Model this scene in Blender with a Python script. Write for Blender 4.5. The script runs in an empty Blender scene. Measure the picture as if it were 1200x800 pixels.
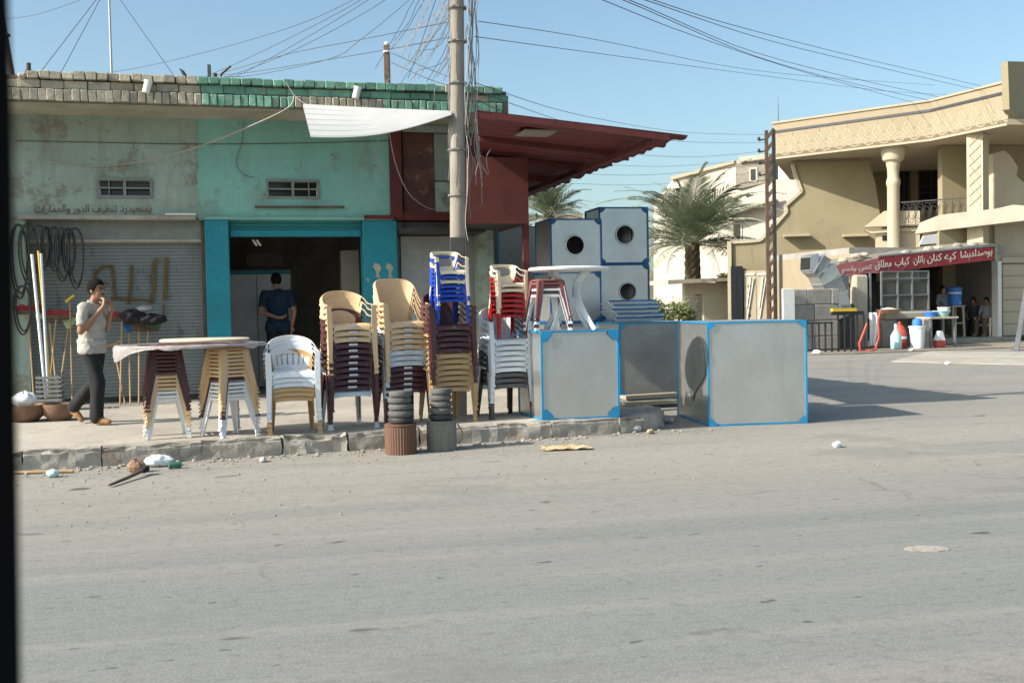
import bpy, bmesh, math, random
from mathutils import Vector, Matrix, Euler
from mathutils import noise as mn
R = math.radians
rng = random.Random(7)
S = bpy.context.scene
COL = S.collection

# ------------------------------------------------------------------ camera
CAM_H = 1.5
FPX = 1250.0
cam_d = bpy.data.cameras.new('camera')
cam = bpy.data.objects.new('camera', cam_d); COL.objects.link(cam)
cam_d.sensor_width = 36; cam_d.lens = 36 * FPX / 1200
cam_d.clip_start = 0.05; cam_d.clip_end = 3000
CM = Matrix.Translation((0, 0, CAM_H)) @ Matrix.Rotation(R(90 - 1.85), 4, 'X') @ Matrix.Rotation(R(-1.1), 4, 'Z')
cam.matrix_world = CM
cam_d.dof.use_dof = True; cam_d.dof.focus_distance = 14.0; cam_d.dof.aperture_fstop = 6.0
S.camera = cam

# ------------------------------------------------------------------ sky, sun, exposure
SUN_EL = 34.0
SUN_TO = Vector((0.915, 0.405))            # horizontal direction the light travels
world = bpy.data.worlds.new('World'); S.world = world; world.use_nodes = True
wn = world.node_tree.nodes; wl = world.node_tree.links
bg = wn['Background']; sky = wn.new('ShaderNodeTexSky'); sky.sky_type = 'NISHITA'
sky.sun_disc = False; sky.sun_elevation = R(SUN_EL)
sky.sun_rotation = math.atan2(-SUN_TO.x, -SUN_TO.y)
sky.altitude = 0; sky.air_density = 1.0; sky.dust_density = 2.6; sky.ozone_density = 1.2
tint = wn.new('ShaderNodeMix'); tint.data_type = 'RGBA'; tint.blend_type = 'MULTIPLY'; tint.inputs[0].default_value = 1; tint.inputs[7].default_value = (.90, 1.0, .965, 1)
wl.new(sky.outputs[0], tint.inputs[6]); wl.new(tint.outputs[2], bg.inputs[0]); bg.inputs[1].default_value = 0.15
sun_d = bpy.data.lights.new('sun', 'SUN'); sun_d.energy = 5.0; sun_d.angle = R(0.5); sun_d.color = (1, 0.925, 0.83)
sun = bpy.data.objects.new('sun', sun_d); COL.objects.link(sun)
L = Vector((SUN_TO.x, SUN_TO.y, 0)).normalized() * math.cos(R(SUN_EL)); L.z = -math.sin(R(SUN_EL))
sun.rotation_euler = L.to_track_quat('-Z', 'Y').to_euler()
S.view_settings.view_transform = 'Standard'; S.view_settings.look = 'None'
S.view_settings.gamma = 1; S.view_settings.use_curve_mapping = False
S.view_settings.exposure = 0.5

# ------------------------------------------------------------------ picture -> world helpers
CQ = CM.to_3x3(); CO = Vector((0, 0, CAM_H))
def ray(px, py): return CQ @ Vector(((px - 600) / FPX, -(py - 400) / FPX, -1))
def G(px, py, z=0.0):
    d = ray(px, py); t = (z - CO.z) / d.z; return CO + d * t
def PD(px, py, dep):
    d = ray(px, py); return CO + d * (dep / d.y)
class Frame:
    """a vertical plane: local x runs along it to the right, local y away from the street"""
    def __init__(s, o, ang): s.o = Vector((o[0], o[1], 0)); s.a = R(ang); s.M = Matrix.Translation(s.o) @ Matrix.Rotation(s.a, 4, 'Z'); s.I = s.M.inverted()
    def px(s, px, py, y=0.0):
        c = s.I @ CO; d = s.I.to_3x3() @ ray(px, py); t = (y - c.y) / d.y; return c + d * t
    def x(s, px, y=0.0, py=360): return s.px(px, py, y).x
    def z(s, px, py, y=0.0): return s.px(px, py, y).z
    def w(s, p): return s.M @ Vector(p)

# ------------------------------------------------------------------ materials
MATS = {}
def mat(name, col, rough=0.8, metal=0.0, var=0.18, scale=3.0, bump=0.15, bscale=40.0, col2=None,
        spots=None, spots2=None, streak=None, stretch=(1, 1, 1), rnd=0.0, spec=0.5, alpha=1.0, trans=0.0, sss=0.0):
    if name in MATS: return MATS[name]
    m = bpy.data.materials.new(name); m.use_nodes = True; nt = m.node_tree; N = nt.nodes; K = nt.links
    b = N['Principled BSDF']; b.inputs['Roughness'].default_value = rough; b.inputs['Metallic'].default_value = metal
    b.inputs['Specular IOR Level'].default_value = spec
    tc = N.new('ShaderNodeTexCoord'); mp = N.new('ShaderNodeMapping'); mp.inputs['Scale'].default_value = stretch
    K.new(tc.outputs['Object'], mp.inputs['Vector'])
    oi = N.new('ShaderNodeObjectInfo')
    add = N.new('ShaderNodeVectorMath'); add.operation = 'ADD'; K.new(mp.outputs[0], add.inputs[0])
    sc = N.new('ShaderNodeVectorMath'); sc.operation = 'SCALE'; sc.inputs[0].default_value = (37, 19, 53); K.new(oi.outputs['Random'], sc.inputs['Scale'])
    K.new(sc.outputs[0], add.inputs[1]); V = add.outputs[0]
    def noise(s, det=5, ro=0.6):
        n = N.new('ShaderNodeTexNoise'); n.inputs['Scale'].default_value = s; n.inputs['Detail'].default_value = det; n.inputs['Roughness'].default_value = ro
        K.new(V, n.inputs['Vector']); return n.outputs[0]
    def ramp(src, a, c):
        r = N.new('ShaderNodeMapRange'); r.inputs['From Min'].default_value = a; r.inputs['From Max'].default_value = c; K.new(src, r.inputs['Value']); return r.outputs[0]
    def mix(f, a, c):
        x = N.new('ShaderNodeMix'); x.data_type = 'RGBA'
        if isinstance(f, float): x.inputs[0].default_value = f
        else: K.new(f, x.inputs[0])
        for i, q in ((6, a), (7, c)):
            if isinstance(q, tuple): x.inputs[i].default_value = (*q, 1)
            else: K.new(q, x.inputs[i])
        return x.outputs[2]
    col = tuple(col)
    dark = tuple(c * (1 - var) for c in col)
    lite = tuple(min(1, c * (1 + var)) for c in col) if col2 is None else tuple(col2)
    c = mix(ramp(noise(scale), 0.3, 0.7), dark, lite)
    c = mix(ramp(noise(scale * 9, 3), 0.35, 0.75), c, mix(0.5, c, dark))
    for sp in (spots, spots2):
        if sp:
            scol, ss, th, amt = sp
            f = ramp(noise(ss, 8, 0.7), th, th + 0.06)
            mm = N.new('ShaderNodeMath'); mm.operation = 'MULTIPLY'; mm.inputs[1].default_value = amt; K.new(f, mm.inputs[0])
            c = mix(mm.outputs[0], c, tuple(scol))
    if streak:
        scol, ss, th, amt = streak; m3 = N.new('ShaderNodeMapping'); m3.inputs['Scale'].default_value = (1, 1, .13); K.new(V, m3.inputs['Vector']); n3 = N.new('ShaderNodeTexNoise'); n3.inputs['Scale'].default_value = ss; n3.inputs['Detail'].default_value = 6; n3.inputs['Roughness'].default_value = .65; K.new(m3.outputs[0], n3.inputs['Vector'])
        mm = N.new('ShaderNodeMath'); mm.operation = 'MULTIPLY'; mm.inputs[1].default_value = amt; K.new(ramp(n3.outputs[0], th, th+.16), mm.inputs[0]); c = mix(mm.outputs[0], c, tuple(scol))
    if rnd:
        h = N.new('ShaderNodeHueSaturation'); mr = N.new('ShaderNodeMapRange'); mr.inputs['To Min'].default_value = 1 - rnd; mr.inputs['To Max'].default_value = 1 + rnd
        K.new(oi.outputs['Random'], mr.inputs['Value']); K.new(mr.outputs[0], h.inputs['Value']); K.new(c, h.inputs['Color']); c = h.outputs[0]
    K.new(c, b.inputs['Base Color'])
    if bump:
        bp = N.new('ShaderNodeBump'); bp.inputs['Strength'].default_value = bump; bp.inputs['Distance'].default_value = 0.02
        K.new(noise(bscale, 6, 0.65), bp.inputs['Height']); K.new(bp.outputs[0], b.inputs['Normal'])
    if rough < 0.7:
        K.new(ramp(noise(scale * 2), -0.6, 1.6), b.inputs['Roughness']) if False else None
    if alpha < 1: b.inputs['Alpha'].default_value = alpha
    if trans: b.inputs['Transmission Weight'].default_value = trans
    MATS[name] = m; m['bsdf'] = 1
    return m

M = {}
def dm(key, *a, **k):
    if key.startswith('plastic_') and 'spots' not in k: k['spots'] = ((.34, .30, .25), 9, .60, .28)
    M[key] = mat(key, *a, **k)
dm('concrete', (.36, .33, .28), .92, var=.28, scale=1.6, bump=.5, spots=((.2, .17, .14), 3, .58, .5))
dm('concrete_pole', (.30, .27, .23), .92, var=.25, scale=4, bump=.4, stretch=(1, 1, .3), spots=((.16, .14, .12), 6, .6, .6))
dm('pavement', (.40, .365, .31), .95, var=.22, scale=.9, bump=.45, bscale=18, spots=((.25, .22, .18), 1.7, .57, .6), spots2=((.5, .46, .4), 9, .62, .4))
dm('kerb', (.36, .33, .28), .95, var=.3, scale=2.5, bump=.8, bscale=14, spots=((.33, .2, .1), 2.4, .6, .55), spots2=((.17, .15, .13), 6, .6, .6), rnd=.12)
dm('wall_grey', (.29, .375, .325), .95, streak=((.17, .15, .11), 2.2, .5, .55), var=.2, scale=1.1, bump=.4, bscale=12, spots=((.17, .14, .10), 1.6, .54, .6), spots2=((.05, .04, .035), 5, .615, .85))
dm('wall_teal', (.20, .43, .375), .9, streak=((.20, .25, .2), 2.0, .52, .45), var=.16, scale=1.0, bump=.35, bscale=10, spots=((.2, .24, .2), 1.5, .55, .5), spots2=((.10, .09, .08), 6, .63, .7))
dm('soffit', (.42, .39, .31), .95, streak=((.17, .12, .07), 2.5, .55, .4), var=.25, scale=1.5, bump=.4, spots=((.28, .17, .09), 2.5, .62, .5))
dm('blue_paint', (.008, .215, .28), .7, var=.18, scale=2, bump=.2, spots=((.42, .42, .38), 6, .66, .8))
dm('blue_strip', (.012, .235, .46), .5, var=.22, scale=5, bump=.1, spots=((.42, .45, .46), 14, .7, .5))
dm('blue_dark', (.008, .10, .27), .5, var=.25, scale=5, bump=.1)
dm('red_oxide', (.11, .023, .02), .8, var=.25, scale=2, bump=.25, spots=((.09, .04, .03), 3, .58, .7))
dm('red_sheet', (.135, .026, .023), .6, var=.25, scale=1.2, bump=.15, stretch=(1, 1, 1), spots=((.1, .05, .04), 2.2, .56, .6), spots2=((.32, .16, .11), 5, .68, .5))
dm('rust_panel', (.10, .045, .032), .9, var=.35, scale=3, bump=.4, spots=((.27, .15, .09), 5, .56, .6))
dm('rust', (.115, .075, .055), .95, var=.35, scale=6, bump=.4)
dm('brick_bare', (.40, .365, .28), .95, var=.28, scale=6, bump=.6, bscale=25, rnd=.22, spots=((.2, .17, .13), 8, .6, .5))
dm('brick_green', (.15, .33, .245), .85, var=.25, scale=6, bump=.5, bscale=25, rnd=.25, spots=((.30, .27, .21), 7, .56, .8))
dm('mortar', (.17, .14, .11), .97, var=.3, scale=5, bump=.6)
dm('shutter', (.23, .26, .25), .65, metal=.25, var=.18, scale=1.2, bump=.1, stretch=(1, 1, .4), spots=((.10, .09, .08), 4, .585, .6), spots2=((.03, .03, .03), 9, .64, .8))
dm('shutter_teal', (.03, .23, .24), .6, var=.18, scale=2, bump=.1)
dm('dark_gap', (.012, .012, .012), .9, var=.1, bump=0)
dm('glass_dark', (.015, .018, .02), .15, var=.2, bump=.02)
dm('frame_grey', (.2, .22, .2), .7, var=.2, scale=6)
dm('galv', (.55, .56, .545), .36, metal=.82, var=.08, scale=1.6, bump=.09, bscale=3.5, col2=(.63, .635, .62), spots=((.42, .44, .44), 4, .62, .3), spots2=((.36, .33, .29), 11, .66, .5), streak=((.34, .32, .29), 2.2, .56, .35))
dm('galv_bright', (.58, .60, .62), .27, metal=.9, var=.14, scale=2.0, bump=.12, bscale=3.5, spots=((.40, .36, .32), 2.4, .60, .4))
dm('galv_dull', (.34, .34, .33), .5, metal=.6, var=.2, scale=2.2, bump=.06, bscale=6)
dm('white_sheet', (.25, .262, .272), .6, var=.1, scale=2, bump=.1, spots=((.4, .34, .28), 5, .68, .5))
dm('plastic_white', (.74, .76, .77), .42, var=.06, scale=6, bump=.03, spots=((.5, .47, .4), 7, .66, .4))
dm('plastic_cool', (.62, .67, .71), .42, var=.06, scale=6, bump=.03, rnd=.07)
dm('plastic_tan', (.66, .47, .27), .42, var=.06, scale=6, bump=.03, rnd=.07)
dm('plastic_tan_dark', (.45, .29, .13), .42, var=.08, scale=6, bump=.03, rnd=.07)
dm('plastic_cream', (.75, .65, .47), .45, var=.06, scale=6, bump=.03, rnd=.07)
dm('plastic_maroon', (.075, .025, .025), .38, var=.12, scale=6, bump=.03, rnd=.07)
dm('plastic_dusty', (.21, .075, .07), .5, var=.15, scale=6, bump=.03, rnd=.07)
dm('plastic_dark', (.06, .055, .06), .45, var=.12, scale=6, bump=.03, rnd=.07)
dm('plastic_blue', (.015, .06, .42), .4, var=.1, scale=6, bump=.03, rnd=.07)
dm('plastic_red', (.40, .015, .02), .4, var=.1, scale=6, bump=.03, rnd=.07)
dm('sticker', (.55, .57, .6), .4, var=.1, bump=0)
dm('film', (.46, .42, .41), .25, alpha=.6, var=.25, scale=9, bump=.5, bscale=14)
dm('beige_top', (.70, .60, .44), .5, var=.06, scale=4, bump=.05)
dm('rubber', (.035, .035, .035), .65, var=.3, scale=8, bump=.2)
dm('rubber_dusty', (.11, .11, .105), .8, var=.3, scale=8, bump=.25)
dm('drum_brown', (.15, .078, .05), .8, var=.3, scale=6, bump=.2, stretch=(1, 1, .3))
dm('drum_grey', (.19, .185, .16), .8, var=.3, scale=6, bump=.2, stretch=(1, 1, .3))
dm('wood', (.38, .25, .13), .8, var=.3, scale=5, bump=.2, stretch=(1, 1, .1))
dm('wood_dark', (.12, .085, .06), .85, var=.3, scale=5, bump=.2, stretch=(1, 1, .1))
dm('wire_dark', (.075, .08, .09), .7, var=.2, bump=0)
dm('wire_grey', (.22, .21, .2), .7, var=.2, bump=0)
dm('wire_pale', (.40, .35, .31), .7, var=.2, bump=0)
dm('steel_dark', (.05, .05, .05), .6, metal=.4, var=.3, scale=5)
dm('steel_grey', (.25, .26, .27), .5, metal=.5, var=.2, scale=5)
dm('stucco', (.29, .248, .155), .95, streak=((.21, .175, .12), 1.4, .56, .55), var=.1, scale=.6, bump=.4, bscale=22, spots=((.24, .20, .135), 1.3, .58, .5))
dm('stucco_light', (.39, .33, .235), .95, streak=((.38, .31, .22), 1.6, .56, .5), var=.08, scale=.8, bump=.35, bscale=22, spots=((.33, .275, .20), 1.6, .6, .4))
dm('forecourt_dirt', (.27, .235, .18), .96, var=.3, scale=.8, bump=.5, bscale=14, spots=((.15, .125, .095), .9, .54, .7), spots2=((.38, .34, .28), 4, .6, .5))
dm('fascia_tan', (.32, .265, .182), .95, var=.08, scale=.8, bump=.3, bscale=22, streak=((.33, .27, .19), 1.6, .55, .5))
dm('stucco_relief', (.415, .352, .255), .92, var=.06, scale=3, bump=.2)
dm('cream_paint', (.48, .42, .305), .8, streak=((.38, .31, .22), 2, .58, .5), var=.07, scale=1, bump=.15, spots=((.6, .5, .34), 2, .64, .4))
dm('stripe_dark', (.05, .055, .06), .6, var=.2)
dm('slab', (.47, .42, .33), .95, var=.18, scale=1.5, bump=.5, spots=((.3, .26, .2), 3, .6, .5))
dm('black_tile', (.016, .018, .022), .3, var=.3, scale=5, bump=.05)
dm('white_house', (.52, .475, .405), .92, streak=((.45, .39, .3), 1.5, .56, .5), var=.1, scale=.7, bump=.3, spots=((.52, .45, .35), 1.2, .6, .5))
dm('block', (.33, .315, .28), .97, var=.2, scale=4, bump=.7, rnd=.12)
dm('dark_hall', (.34, .32, .29), .9, var=.3, scale=2)
dm('hall_wall', (.24, .22, .18), .9, var=.25, scale=1.5, bump=.2)
dm('white_paint', (.78, .77, .73), .7, var=.08, scale=4, bump=.1, spots=((.5, .44, .36), 6, .68, .4))
dm('sign_red', (.22, .022, .028), .7, var=.25, scale=1.5, bump=.1, spots=((.32, .2, .16), 4, .58, .4))
dm('sign_faded', (.36, .12, .12), .7, var=.25, scale=3, bump=.1, spots=((.7, .6, .55), 5, .6, .5))
dm('letter_white', (.58, .52, .46), .7, var=.15, scale=6, bump=0)
dm('letter_red', (.20, .085, .05), .85, var=.35, scale=8, bump=0, spots=((.25, .27, .23), 14, .52, .7))
dm('graffiti', (.13, .085, .03), .85, var=.3, scale=8, bump=0)
dm('yellow', (.75, .50, .03), .6, var=.15)
dm('orange_red', (.48, .075, .045), .5, var=.12)
dm('blue_bright', (.05, .22, .62), .5, var=.12)
dm('green_bright', (.05, .30, .15), .6, var=.15)
dm('cyan_pale', (.40, .62, .60), .4, var=.15)
dm('bristle_red', (.30, .03, .03), .9, var=.25, scale=20, bump=.5, bscale=90)
dm('bristle_green', (.06, .19, .08), .9, var=.25, scale=20, bump=.5, bscale=90)
dm('bristle_blue', (.03, .16, .45), .9, var=.25, scale=20, bump=.5, bscale=90)
dm('bristle_pale', (.50, .58, .28), .9, var=.25, scale=20, bump=.5, bscale=90)
dm('cloth_black', (.02, .02, .023), .95, var=.35, scale=9, bump=.4)
dm('clay', (.23, .13, .08), .75, var=.35, scale=4, bump=.2, spots=((.05, .05, .05), 3, .55, .7))
dm('basket', (.25, .25, .24), .8, var=.3, scale=8, bump=.3)
dm('skin', (.30, .16, .095), .55, var=.08, scale=8, bump=.05)
dm('hair', (.010, .009, .008), .9, spec=.15, var=.3, scale=40, bump=.6, bscale=120)
dm('shirt_pale', (.40, .38, .33), .9, var=.1, scale=5, bump=.25, bscale=20)
dm('shirt_blue', (.006, .022, .048), .9, var=.12, scale=5, bump=.25, bscale=20)
dm('shirt_dark', (.035, .04, .045), .9, var=.15, scale=5, bump=.2)
dm('shirt_grey', (.28, .28, .28), .9, var=.15, scale=5, bump=.2)
dm('shirt_panel', (.14, .16, .18), .9, var=.5, scale=6, bump=.2)
dm('trouser_dark', (.013, .014, .016), .9, var=.15, scale=5, bump=.25, bscale=16)
dm('trouser_brown', (.10, .07, .05), .9, var=.15, scale=5, bump=.2)
dm('shoe', (.30, .15, .06), .7, var=.2, scale=6, bump=.1)
dm('bark', (.13, .095, .065), .95, var=.35, scale=5, bump=.9, bscale=12)
dm('frond', (.205, .245, .15), .6, var=.28, scale=1.5, bump=0, rnd=.3, col2=(.34, .37, .26))
dm('frond_dry', (.30, .24, .14), .7, var=.25, scale=1.5, bump=0, rnd=.2)
dm('leaf', (.09, .12, .035), .6, var=.3, scale=.8, bump=0, col2=(.17, .19, .06))
dm('car_trim', (.006, .006, .007), .9, spec=.05, var=.2, bump=.1)
dm('car_seal', (.010, .010, .011), .9, spec=.05, var=.2, bump=.1)
dm('paper', (.66, .64, .58), .85, var=.15, scale=8, bump=.2)
dm('cardboard', (.50, .38, .22), .9, var=.15, scale=5, bump=.2)
dm('litter_green', (.04, .16, .10), .5, var=.2)
dm('stone', (.40, .36, .30), .95, var=.2, scale=6, bump=.5, rnd=.25)
dm('gravel', (.42, .38, .32), .95, var=.3, scale=3, bump=.5)
dm('ceramic', (.85, .84, .80), .3, var=.05, bump=0)

def ground_mat():
    m = bpy.data.materials.new('dusty_asphalt'); m.use_nodes = True; nt = m.node_tree; N = nt.nodes; K = nt.links
    b = N['Principled BSDF']; b.inputs['Roughness'].default_value = .93; b.inputs['Specular IOR Level'].default_value = .3
    tc = N.new('ShaderNodeTexCoord')
    rot = N.new('ShaderNodeMapping'); rot.inputs['Rotation'].default_value = (0, 0, R(-12)); K.new(tc.outputs['Object'], rot.inputs['Vector'])
    def noise(s, st=(1, 1, 1), det=6, ro=.6):
        mp = N.new('ShaderNodeMapping'); mp.inputs['Scale'].default_value = st; K.new(rot.outputs[0], mp.inputs['Vector'])
        n = N.new('ShaderNodeTexNoise'); n.inputs['Scale'].default_value = s; n.inputs['Detail'].default_value = det; n.inputs['Roughness'].default_value = ro
        K.new(mp.outputs[0], n.inputs['Vector']); return n.outputs[0]
    def math_(op, a, c):
        x = N.new('ShaderNodeMath'); x.operation = op
        for i, q in ((0, a), (1, c)):
            if isinstance(q, (int, float)): x.inputs[i].default_value = q
            else: K.new(q, x.inputs[i])
        return x.outputs[0]
    def rmp(src, a, c):
        r = N.new('ShaderNodeMapRange'); r.inputs['From Min'].default_value = a; r.inputs['From Max'].default_value = c; K.new(src, r.inputs['Value']); return r.outputs[0]
    def mix(f, a, c):
        x = N.new('ShaderNodeMix'); x.data_type = 'RGBA'; K.new(f, x.inputs[0])
        for i, q in ((6, a), (7, c)):
            if isinstance(q, tuple): x.inputs[i].default_value = (*q, 1)
            else: K.new(q, x.inputs[i])
        return x.outputs[2]
    sep = N.new('ShaderNodeSeparateXYZ'); K.new(rot.outputs[0], sep.inputs[0])
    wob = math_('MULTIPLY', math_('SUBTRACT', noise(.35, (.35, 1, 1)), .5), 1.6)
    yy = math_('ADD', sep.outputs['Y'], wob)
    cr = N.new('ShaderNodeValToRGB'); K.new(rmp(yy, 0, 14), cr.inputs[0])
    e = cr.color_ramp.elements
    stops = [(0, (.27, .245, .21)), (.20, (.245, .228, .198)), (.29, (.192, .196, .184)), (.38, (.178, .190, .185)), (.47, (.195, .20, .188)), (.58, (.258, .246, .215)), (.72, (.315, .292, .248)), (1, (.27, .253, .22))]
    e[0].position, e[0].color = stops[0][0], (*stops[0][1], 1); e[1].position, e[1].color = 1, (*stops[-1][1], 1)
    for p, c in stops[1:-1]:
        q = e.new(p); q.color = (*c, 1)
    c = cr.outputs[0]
    c = mix(math_('MULTIPLY', rmp(noise(.5, (.25, 1, 1)), .42, .72), .40), c, (.33, .30, .252))
    c = mix(math_('MULTIPLY', rmp(noise(.9, (.12, 1.3, 1)), .52, .72), .65), c, (.155, .166, .163))
    c = mix(math_('MULTIPLY', rmp(noise(5, (.3, 1, 1)), .5, .8), .35), c, (.19, .18, .16))
    c = mix(math_('MULTIPLY', rmp(noise(60, det=3), .45, .72), .60), c, (.17, .16, .145))
    c = mix(math_('MULTIPLY', rmp(noise(85, det=2), .52, .72), .55), c, (.42, .39, .34))
    c = mix(math_('MULTIPLY', rmp(noise(2.6, (.5, 1.2, 1), 2), .70, .74), .85), c, (.06, .06, .058))
    c = mix(math_('MULTIPLY', rmp(noise(9, (.5, 1.2, 1), 2), .69, .73), .85), c, (.06, .06, .058))
    c = mix(math_('MULTIPLY', rmp(noise(1.1, (.05, 2.2, 1), 4), .5, .75), .55), c, (.31, .295, .265))
    c = mix(math_('MULTIPLY', rmp(noise(22, (.5, 1, 1), 4), .5, .7), .5), c, (.13, .128, .12))
    c = mix(math_('MULTIPLY', rmp(noise(.33, (.7, 1, 1), 7, .7), .56, .60), .35), c, (.165, .162, .15))
    vo = N.new('ShaderNodeTexVoronoi'); vo.feature = 'DISTANCE_TO_EDGE'; vo.inputs['Scale'].default_value = .33
    wv = N.new('ShaderNodeVectorMath'); wv.operation = 'ADD'; K.new(rot.outputs[0], wv.inputs[0])
    nz = N.new('ShaderNodeTexNoise'); nz.inputs['Scale'].default_value = 1.4; nz.inputs['Detail'].default_value = 6; K.new(rot.outputs[0], nz.inputs['Vector']); K.new(nz.outputs['Color'], wv.inputs[1]); K.new(wv.outputs[0], vo.inputs['Vector'])
    crk = math_('MULTIPLY', math_('SUBTRACT', 1, rmp(vo.outputs['Distance'], .002, .010)), math_('MULTIPLY', rmp(noise(.6), .52, .6), .45))
    c = mix(crk, c, (.10, .095, .085))
    K.new(c, b.inputs['Base Color'])
    bp = N.new('ShaderNodeBump'); bp.inputs['Strength'].default_value = .16; bp.inputs['Distance'].default_value = .02
    K.new(math_('ADD', noise(50, det=4), math_('MULTIPLY', noise(3), 1.5)), bp.inputs['Height']); K.new(bp.outputs[0], b.inputs['Normal'])
    return m
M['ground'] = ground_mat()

# ------------------------------------------------------------------ mesh builder
class MB:
    def __init__(s): s.v = []; s.f = []; s.mi = []
    def add(s, vs, fs, mi=0, T=None):
        o = len(s.v)
        for p in vs:
            p = Vector(p); s.v.append(T @ p if T else p)
        for f in fs: s.f.append([i + o for i in f]); s.mi.append(mi)
        return s
    def box(s, x0, x1, y0, y1, z0, z1, mi=0, T=None):
        vs = [(x, y, z) for z in (z0, z1) for y in (y0, y1) for x in (x0, x1)]
        return s.add(vs, [(0, 2, 3, 1), (4, 5, 7, 6), (0, 1, 5, 4), (2, 6, 7, 3), (0, 4, 6, 2), (1, 3, 7, 5)], mi, T)
    def rbox(s, x0, x1, y0, y1, z0, z1, b=.01, mi=0, T=None, jit=0, r=None):
        """box with chamfered edges"""
        vs = []; idx = {}
        bx, by, bz = (min(b, (x1-x0)*.45), min(b, (y1-y0)*.45), min(b, (z1-z0)*.45))
        bm = bmesh.new(); bmesh.ops.create_cube(bm, size=1)
        for v in bm.verts:
            v.co = Vector(((x0+x1)/2 + v.co.x*(x1-x0), (y0+y1)/2 + v.co.y*(y1-y0), (z0+z1)/2 + v.co.z*(z1-z0)))
            if jit and r: v.co += Vector((r.uniform(-jit, jit), r.uniform(-jit, jit), r.uniform(-jit, jit)))
        bmesh.ops.bevel(bm, geom=list(bm.edges), offset=min(bx, by, bz), segments=1, affect='EDGES')
        s.frombm(bm, mi, T); return s
    def frombm(s, bm, mi=0, T=None):
        bm.verts.index_update()
        s.add([v.co.copy() for v in bm.verts], [[v.index for v in f.verts] for f in bm.faces], mi, T); bm.free(); return s
    def prism(s, pts, y0, y1, mi=0, T=None):
        """polygon in local x,z extruded along y"""
        n = len(pts)
        a = sum(pts[i][0]*pts[(i+1) % n][1] - pts[(i+1) % n][0]*pts[i][1] for i in range(n))
        if a < 0: pts = pts[::-1]
        vs = [(p[0], y0, p[1]) for p in pts] + [(p[0], y1, p[1]) for p in pts]
        fs = [list(range(n)), list(range(2*n-1, n-1, -1))] + [(i+n, (i+1) % n + n, (i+1) % n, i) for i in range(n)]
        return s.add(vs, fs, mi, T)
    def slab(s, pts, z0, z1, mi=0, T=None):
        n = len(pts)
        a = sum(pts[i][0]*pts[(i+1) % n][1] - pts[(i+1) % n][0]*pts[i][1] for i in range(n))
        if a < 0: pts = pts[::-1]
        vs = [(p[0], p[1], z0) for p in pts] + [(p[0], p[1], z1) for p in pts]
        fs = [list(range(n-1, -1, -1)), list(range(n, 2*n))] + [(i, (i+1) % n, (i+1) % n + n, i+n) for i in range(n)]
        return s.add(vs, fs, mi, T)
    def bar(s, p0, p1, w, d=None, w1=None, d1=None, up=(0, 0, 1), mi=0):
        d = w if d is None else d; w1 = w if w1 is None else w1; d1 = d if d1 is None else d1
        p0, p1 = Vector(p0), Vector(p1); t = (p1-p0).normalized(); u = Vector(up)
        if abs(t.dot(u)) > .95: u = Vector((0, 1, 0))
        a = t.cross(u).normalized(); c = a.cross(t).normalized()
        vs = [p0 + a*w*sx/2 + c*d*sy/2 for sx, sy in ((-1, -1), (1, -1), (1, 1), (-1, 1))] + [p1 + a*w1*sx/2 + c*d1*sy/2 for sx, sy in ((-1, -1), (1, -1), (1, 1), (-1, 1))]
        return s.add(vs, [(3, 2, 1, 0), (4, 5, 6, 7), (0, 1, 5, 4), (1, 2, 6, 5), (2, 3, 7, 6), (3, 0, 4, 7)], mi)
    def tube(s, pts, r, n=6, mi=0, caps=True, closed=False):
        pts = [Vector(p) for p in pts]; k = len(pts); rs = r if isinstance(r, (list, tuple)) else [r]*k
        vs = []; ref = None
        for i, p in enumerate(pts):
            if closed: t = pts[(i+1) % k] - pts[i-1]
            else: t = pts[min(i+1, k-1)] - pts[max(i-1, 0)]
            t.normalize()
            if ref is None:
                ref = Vector((0, 0, 1)) if abs(t.z) < .9 else Vector((1, 0, 0))
            a = t.cross(ref)
            if a.length < 1e-4: a = t.orthogonal()
            a.normalize(); c = a.cross(t).normalized(); ref = c
            for j in range(n):
                q = 2*math.pi*j/n; vs.append(p + (a*math.cos(q) + c*math.sin(q))*rs[i])
        fs = []
        for i in range(k if closed else k-1):
            i2 = (i+1) % k
            for j in range(n):
                fs.append((i*n+j, i*n+(j+1) % n, i2*n+(j+1) % n, i2*n+j))
        if caps and not closed: fs += [list(range(n-1, -1, -1)), [(k-1)*n+j for j in range(n)]]
        return s.add(vs, fs, mi)
    def lathe(s, prof, n=20, c=(0, 0, 0), mi=0, T=None, sx=1, sy=1):
        """profile [(r,z)...] closed at ends if r==0"""
        vs = []; fs = []; k = len(prof); c = Vector(c)
        for r, z in prof:
            for j in range(n):
                q = 2*math.pi*j/n; vs.append(c + Vector((max(r, 1e-4)*math.cos(q)*sx, max(r, 1e-4)*math.sin(q)*sy, z)))
        for i in range(k-1):
            for j in range(n):
                fs.append((i*n+j, i*n+(j+1) % n, (i+1)*n+(j+1) % n, (i+1)*n+j))
        fs += [list(range(n-1, -1, -1)), [(k-1)*n+j for j in range(n)]]
        return s.add(vs, fs, mi, T)
    def grid(s, fn, nu, nv, mi=0, skip=None):
        vs = [fn(i/nu, j/nv) for j in range(nv+1) for i in range(nu+1)]
        fs = [(j*(nu+1)+i, j*(nu+1)+i+1, (j+1)*(nu+1)+i+1, (j+1)*(nu+1)+i) for j in range(nv) for i in range(nu) if not (skip and skip(i, j))]
        return s.add(vs, fs, mi)
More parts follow.
